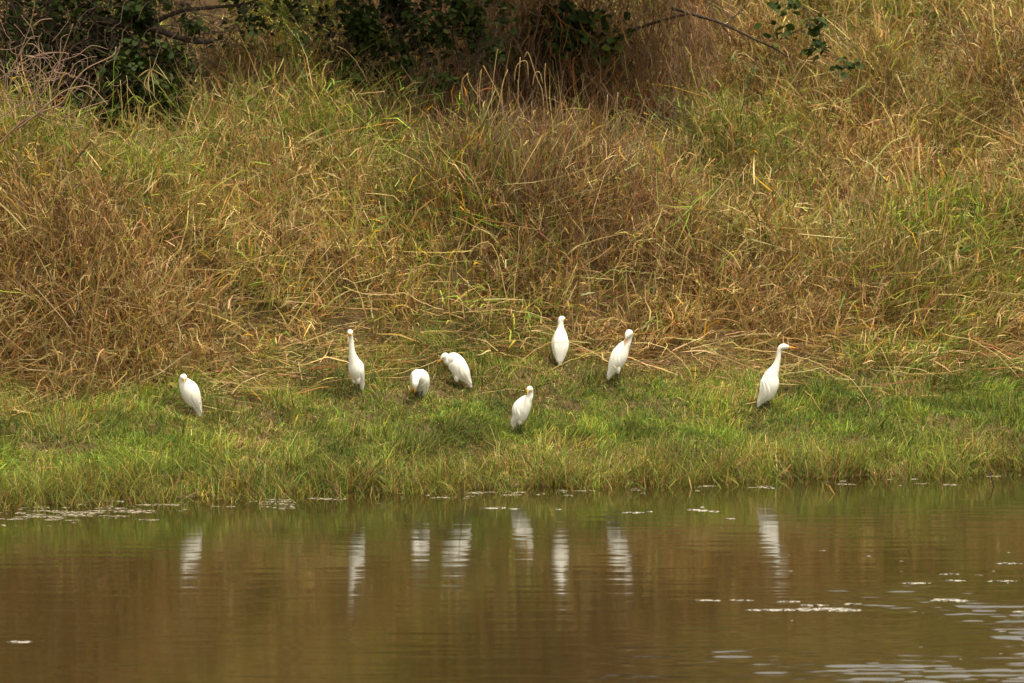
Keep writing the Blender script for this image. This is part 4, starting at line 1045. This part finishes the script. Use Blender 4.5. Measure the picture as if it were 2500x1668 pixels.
egret('nearest egret at the front of the sward with its head turned to the viewer', 8,
      [(-22.5, 14, 0, 3), (-15, 33, 0, 10), (-3, 47.8, 0, 18), (3, 66, 0, 21), (14.5, 85.2, 0, 16.2), (23.5, 95.5, 0, 9), (25.5, 104, 0, 7.2), (26, 110, -1, 7.2), (26, 115, -4, 7.8), (25.6, 115, -8.5, 7), (24.6, 112.5, -13, 3.4)], 5,
      ((24.8, 112.8, -12), (30.0, 106, -31)), False, -22, (-1, 38), stance=(3, -4))

# ------------------------------------------------------------------ foam and scum on the water
def blob(c, rx, ry, h, seed, n=14):
    r = np.random.default_rng(seed)
    a = np.arange(n) / n * 2 * math.pi
    e = 1 + .28 * np.sin(2 * a + r.random() * 6) + .2 * np.sin(3 * a + r.random() * 6) + .55 * (r.random(n) - .5)
    ring = lambda f, z: np.stack([c[0] + rx * e * f * np.cos(a), c[1] + ry * e * f * np.sin(a), np.full(n, z) + (h * .4 * (r.random(n) - .5) if f < .9 else 0)], -1)
    V = np.vstack([ring(1, -.003), ring(.93, h * .45), ring(.55, h), [[c[0], c[1], h * .9]]])
    idx = []; cnt = []
    for q in range(2):
        for k in range(n): idx += [q * n + k, q * n + (k + 1) % n, (q + 1) * n + (k + 1) % n, (q + 1) * n + k]; cnt.append(4)
    for k in range(n): idx += [2 * n + k, 2 * n + (k + 1) % n, 3 * n]; cnt.append(3)
    return V, np.array(cnt), np.array(idx), np.ones((len(V), 3))
def water_at(px, py):
    r = ray(px, py); s = -CAM[2] / r[2]
    return CAM + r * s
def foam(label, pieces, group=None):
    """pieces: (px, py, half width px, half height px)"""
    c0 = water_at(*pieces[0][:2])
    t = empty('foam_raft', (c0[0], c0[1], 0), label, 'foam', group)
    for j, (a, b, wx, hy) in enumerate(pieces):
        c = water_at(a, b); k = (c[1] + 40) / FPX
        V, cn, ii, C = blob(c, wx * k, hy * k * (c[1] + 40) / 4.0 * .7, .004, 100 + j + int(a), 30)
        link('foam_patch', raw_mesh('foam_patch', V - np.array([c0[0], c0[1], 0]), cn, ii, None, True), M_FOAM, t)
    return t
foam('long white foam streak on the open water at lower right', [(1880, 1490, 45, 2.2), (1945, 1489, 60, 3.2), (2000, 1487, 50, 4), (2040, 1488, 48, 4.5), (2075, 1490, 30, 2.5), (1985, 1478, 28, 1.5), (2080, 1475, 20, 1.2), (1840, 1490, 18, 1.2)])
foam('rounded white foam raft at lower right, right of the long streak', [(2318, 1466, 34, 4.5), (2290, 1466, 20, 2.5), (2350, 1467, 18, 2.2)])
foam('small white foam raft alone near the lower left edge', [(45, 1568, 22, 3), (66, 1567, 12, 1.6), (30, 1568, 10, 2)])
foam('thin pale foam line left of the long streak', [(1715, 1466, 20, 1.3), (1750, 1467, 9, 1), (1808, 1466, 24, 1.3), (1925, 1469, 24, 1.3)])
foam('broken white foam flecks on the right beyond the round raft', [(2232, 1424, 26, 1.6), (2330, 1418, 24, 1.5), (2320, 1402, 18, 1.1), (2445, 1419, 30, 1.6), (2460, 1376, 26, 1.8), (2490, 1494, 14, 2.2)])
foam('pale foam flecks just off the shore left of the right egret\'s reflection', [(1692, 1245, 14, 2), (1715, 1247, 16, 2.2), (1745, 1249, 12, 2), (1714, 1239, 6, 1.3), (1782, 1267, 10, 1.2)])
foam('single pale foam fleck below the back-turned egret\'s shoreline', [(1365, 1244, 6, 2)])
foam('thin pale scum line just off the shore at centre', [(1195, 1241, 16, 1.5), (1225, 1240, 12, 1.6), (1256, 1243, 14, 1.7), (1545, 1252, 22, 1.6), (1586, 1250, 6, 1.1)])
def flecks():
    ms = Mass(); N = 0
    for j in range(42):                                # small foam flecks at lower right, drawn thin to imitate ripple glints too
        a = 2500 - 800 * rng.random() ** 1.7 + 20; b = 1330 + 330 * rng.random()
        if rng.random() > smooth(1700, 2350, a): continue
        c = water_at(a, b); k = (c[1] + 40) / FPX
        V, cn, ii, C = blob(c, rng.uniform(2, 9) * k, rng.uniform(.2, .5) * k * (c[1] + 40) / 4, .0015, 900 + j, 9)
        ms.add(V, cn, ii, C)
    o = link('foam_glint_flecks', ms.mesh('foam_glint_flecks', True), M_FOAM)
    tag(o, 'scattered tiny white flecks of foam and painted ripple glints on the lower right water', 'foam', kind='stuff')
    ms = Mass()
    for j in range(900):                                # pale scum along the shoreline, thickest at the left
        x = rng.uniform(-5.6, 5.6)
        d = -rng.random() ** 1.4 * (1.0 if x < -1.6 else .55) + .12
        if x > -1.6 and rng.random() < .6: continue
        if rng.random() > smooth(.2, .55, fbm(N1, x * 1.9, 8.0, 2)): continue
        if x < -1.9: d = rng.normal(-.25, .30) if rng.random() < .85 else rng.uniform(-1.3, 0)
        c = np.array([x, shore(x) + d, 0])
        d += .68
        if x > -1.6 and rng.random() < .45: continue
        s = .012 + .065 * rng.random() ** 2.4 * (1.2 if x < -1.6 else .8)
        V, cn, ii, C = blob(c, s * 1.5, s * .7, .003, 2000 + j, 10)
        V[:, 2] += max(float(terrain(x, c[1])), 0)
        ms.add(V, cn, ii, C)
    o = link('shore_scum', ms.mesh('shore_scum', True), M_SCUM)
    tag(o, 'pale dried scum floating along the shoreline, thickest at left', 'scum', kind='stuff')
flecks()
